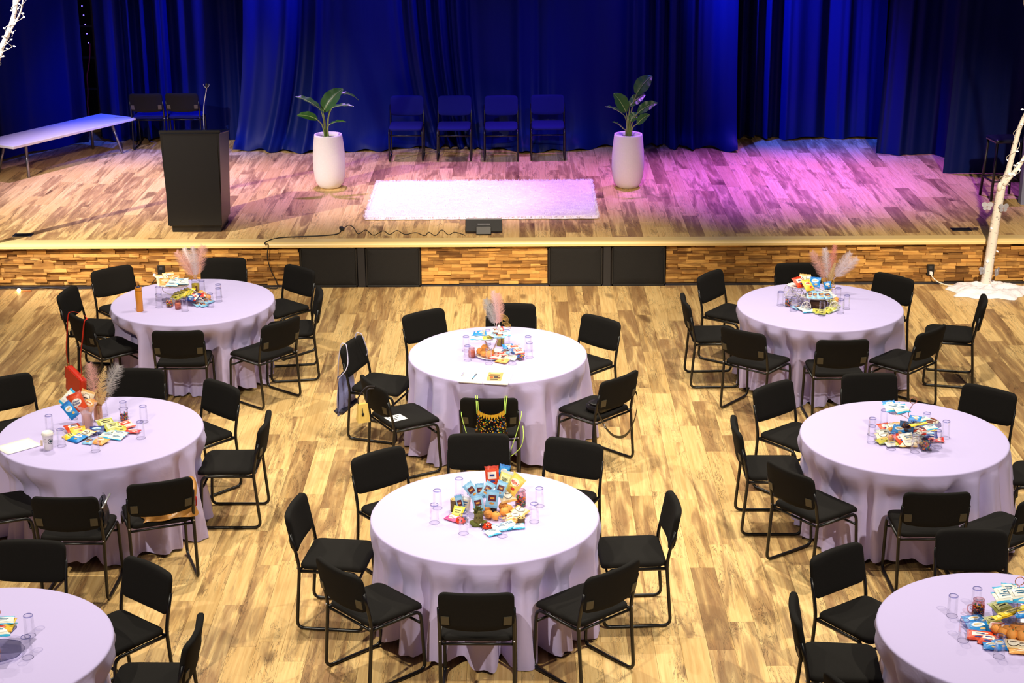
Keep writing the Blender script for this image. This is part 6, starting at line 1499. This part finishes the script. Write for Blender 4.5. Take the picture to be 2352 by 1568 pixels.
for s in (-1, 1):
    P = []
    for j in range(13):
        v = j / 12; row = []
        for i in range(15):
            u = -1 + 2 * i / 14; ww = 0.30 - 0.09 * v; top = 0.36 + 0.045 * u * u
            row.append((u * ww / 2, s * (0.03 * (1 - u * u) ** 0.5 * math.sin(math.pi * (0.1 + 0.8 * (1 - v))) + 0.004), v * top))
        P.append(row)
    n0 = len(mb.f); mb.grid(P)
    if s > 0: mb.f[n0:] = [f[::-1] for f in mb.f[n0:]]
obj('sequin_body', mb, sequins(), t)
mb = MB(); P = []
for j in range(4):
    row = []
    for i in range(41):
        u = -1 + 2 * i / 40; a = 0.014 * (1 - 0.2 * j); row.append((u * 0.107, -0.014 - 0.008 * math.sin(i * 1.57) - 0.004 * j, 0.322 + 0.045 * u * u + 0.016 * j + 0.003 * math.sin(i * 1.57)))
    P.append(row)
mb.grid(P); obj('gathered_top', mb, M_YTRIM, t)
for sx in (-1, 1):
    mb = MB(); mb.tube([(sx * (0.150 - 0.0075 * k), -0.004, 0.03 * k) for k in range(13)], 0.005, 5); obj('side_piping', mb, M_YTRIM, t)
    for q in (0, 1):
        mb = MB(); xx = sx * (0.10 + 0.012 * q); mb.tube(smooth_path([(xx, -0.012, 0.375), (xx * 1.03, 0.005, 0.44), (xx * 1.08, 0.036, 0.492), (xx * 1.1, 0.062, 0.496), (xx * 1.12, 0.085, 0.47), (xx * 1.15, 0.10, 0.42)], 5), 0.0035, 5); obj('shoulder_cord', mb, M_LIME, t)
    mb = MB(); mb.tube(smooth_path([(sx * 0.235, -0.02 + 0.1, 0.36), (sx * 0.235, 0.02, 0.345), (sx * 0.20, -0.01, 0.22), (sx * 0.155, -0.02, 0.08), (sx * 0.14, -0.01, 0.01)], 5), 0.0035, 5); obj('loose_cord', mb, M_LIME, t)
mb = MB(); mb.tube(smooth_path([(0.14, -0.01, 0.01), (0.19, -0.04, 0.06), (0.235, -0.05, 0.12), (0.252, -0.03, 0.19), (0.246, 0.05, 0.25)], 5), 0.0035, 5); obj('loose_cord', mb, M_LIME, t)
# black shoulder bag with strap on the near right chair of the back centre table
t = hang('T2', 'front right', 'shoulder_bag', 'black shoulder bag on a chair seat with its strap hanging, back centre table', 'bag', (0.02, -0.09, 0.482))
mb = MB(); mb.slab(rrect(0.34, 0.17, 0.05), [(0.01, 0.0), (0, 0.012), (0, 0.05), (0.02, 0.075)]); obj('bag_body', mb, M('black_leather', (18, 16, 18), 0.35, bump=0.2, bscale=90), t)
mb = MB(); mb.slab(rrect(0.33, 0.10, 0.03), [(0.0, 0.072), (0, 0.078), (0.01, 0.082)]); obj('flap', mb, MATS['black_leather'], t)
mb = MB(); mb.tube([(-0.10 + 0.016 * math.cos(a), -0.088, 0.05 + 0.016 * math.sin(a)) for a in [2 * math.pi * k / 12 for k in range(12)]], 0.003, 5, closed=True); obj('buckle', mb, M_CHROME, t)
P = smooth_path([(-0.17, -0.06, 0.05), (-0.225, -0.15, 0.02), (-0.20, -0.19, -0.07), (-0.10, -0.20, -0.17), (0.02, -0.205, -0.20), (0.12, -0.20, -0.14), (0.19, -0.19, 0.0), (0.215, -0.15, 0.12), (0.17, -0.07, 0.06)], 6)
mb = MB(); mb.grid([[q + Vector((0, 0, dz)) for q in P] for dz in (-0.012, 0.012)]); mb.grid([[q + Vector((0, 0.004, dz)) for q in P] for dz in (-0.012, 0.012)]); obj('strap', mb, M('olive_strap', (74, 64, 44), 0.6), t)
mb = MB()
for (a, b) in (((-0.018, -0.016), (0.018, -0.016)), ((0.018, -0.016), (0.018, 0.016)), ((0.018, 0.016), (-0.018, 0.016)), ((-0.018, 0.016), (-0.018, -0.016))): mb.tube([(-0.205 + a[0], -0.192, -0.05 + a[1]), (-0.205 + b[0], -0.192, -0.05 + b[1])], 0.003, 5)
obj('strap_slider', mb, M_CHROME, t)
# tan jacket bundled on the near right chair of the middle left table
t = hang('T5', 'front right', 'tan_jacket', 'crumpled tan leather jacket on a chair seat, middle left table', 'jacket', (0.07, -0.05, 0.482))
mb = MB(); P = []
for j in range(17):
    row = []
    for i in range(25):
        u = -1 + 2 * i / 24; v = -1 + 2 * j / 16; e = max(0, (1 - u ** 4) * (1 - v ** 4))
        z = 0.004 + e ** 0.5 * (0.05 + 0.035 * math.sin(5 * u + 3 * v) + 0.02 * math.sin(11 * u - 7 * v)) + 0.03 * max(0, u) * e
        row.append((u * 0.19 + 0.012 * math.sin(7 * v), v * 0.16 + 0.012 * math.sin(6 * u), z))
    P.append(row)
mb.grid(P); obj('crumpled_body', mb, M('tan_leather', (188, 132, 62), 0.35, bump=0.3, bscale=25), t)
mb = MB(); mb.tube(smooth_path([(0.15, -0.10, 0.09), (0.18, -0.02, 0.16), (0.19, 0.08, 0.18), (0.20, 0.13, 0.08)], 5), [0.03, 0.032, 0.034, 0.036, 0.036, 0.036, 0.034, 0.034, 0.032, 0.03, 0.03, 0.028, 0.026, 0.024, 0.022, 0.02][:16], 8); obj('sleeve', mb, MATS['tan_leather'], t)
mb = MB(); mb.tube([(0.185, -0.12, 0.06), (0.19, -0.115, 0.13)], 0.006, 5); obj('red_lining', mb, M('lining_red', (190, 30, 30), 0.5), t)
# dark tote leaning beside the near left chair seat of the middle left table
t = hang('T5', 'front left', 'dark_tote', 'dark tote bag with a chrome bar on a chair, middle left table', 'bag', (0.18, 0.02, 0.482), 0.2)
mb = soft_bag(0.20, 0.20, 0.09, seed=9, pin=0.1); me = mb.mesh('tote_body', [M('tote_grey', (52, 54, 66), 0.35, bump=0.3, bscale=30)]); me.transform(Matrix.Rotation(math.pi / 2, 4, 'Z')); obj('tote_body', me, None, t)
mb = MB(); mb.tube([(0.0, -0.10, 0.16), (0.05, 0.05, 0.20)], 0.008, 8); obj('chrome_bar', mb, M_CHROME, t)
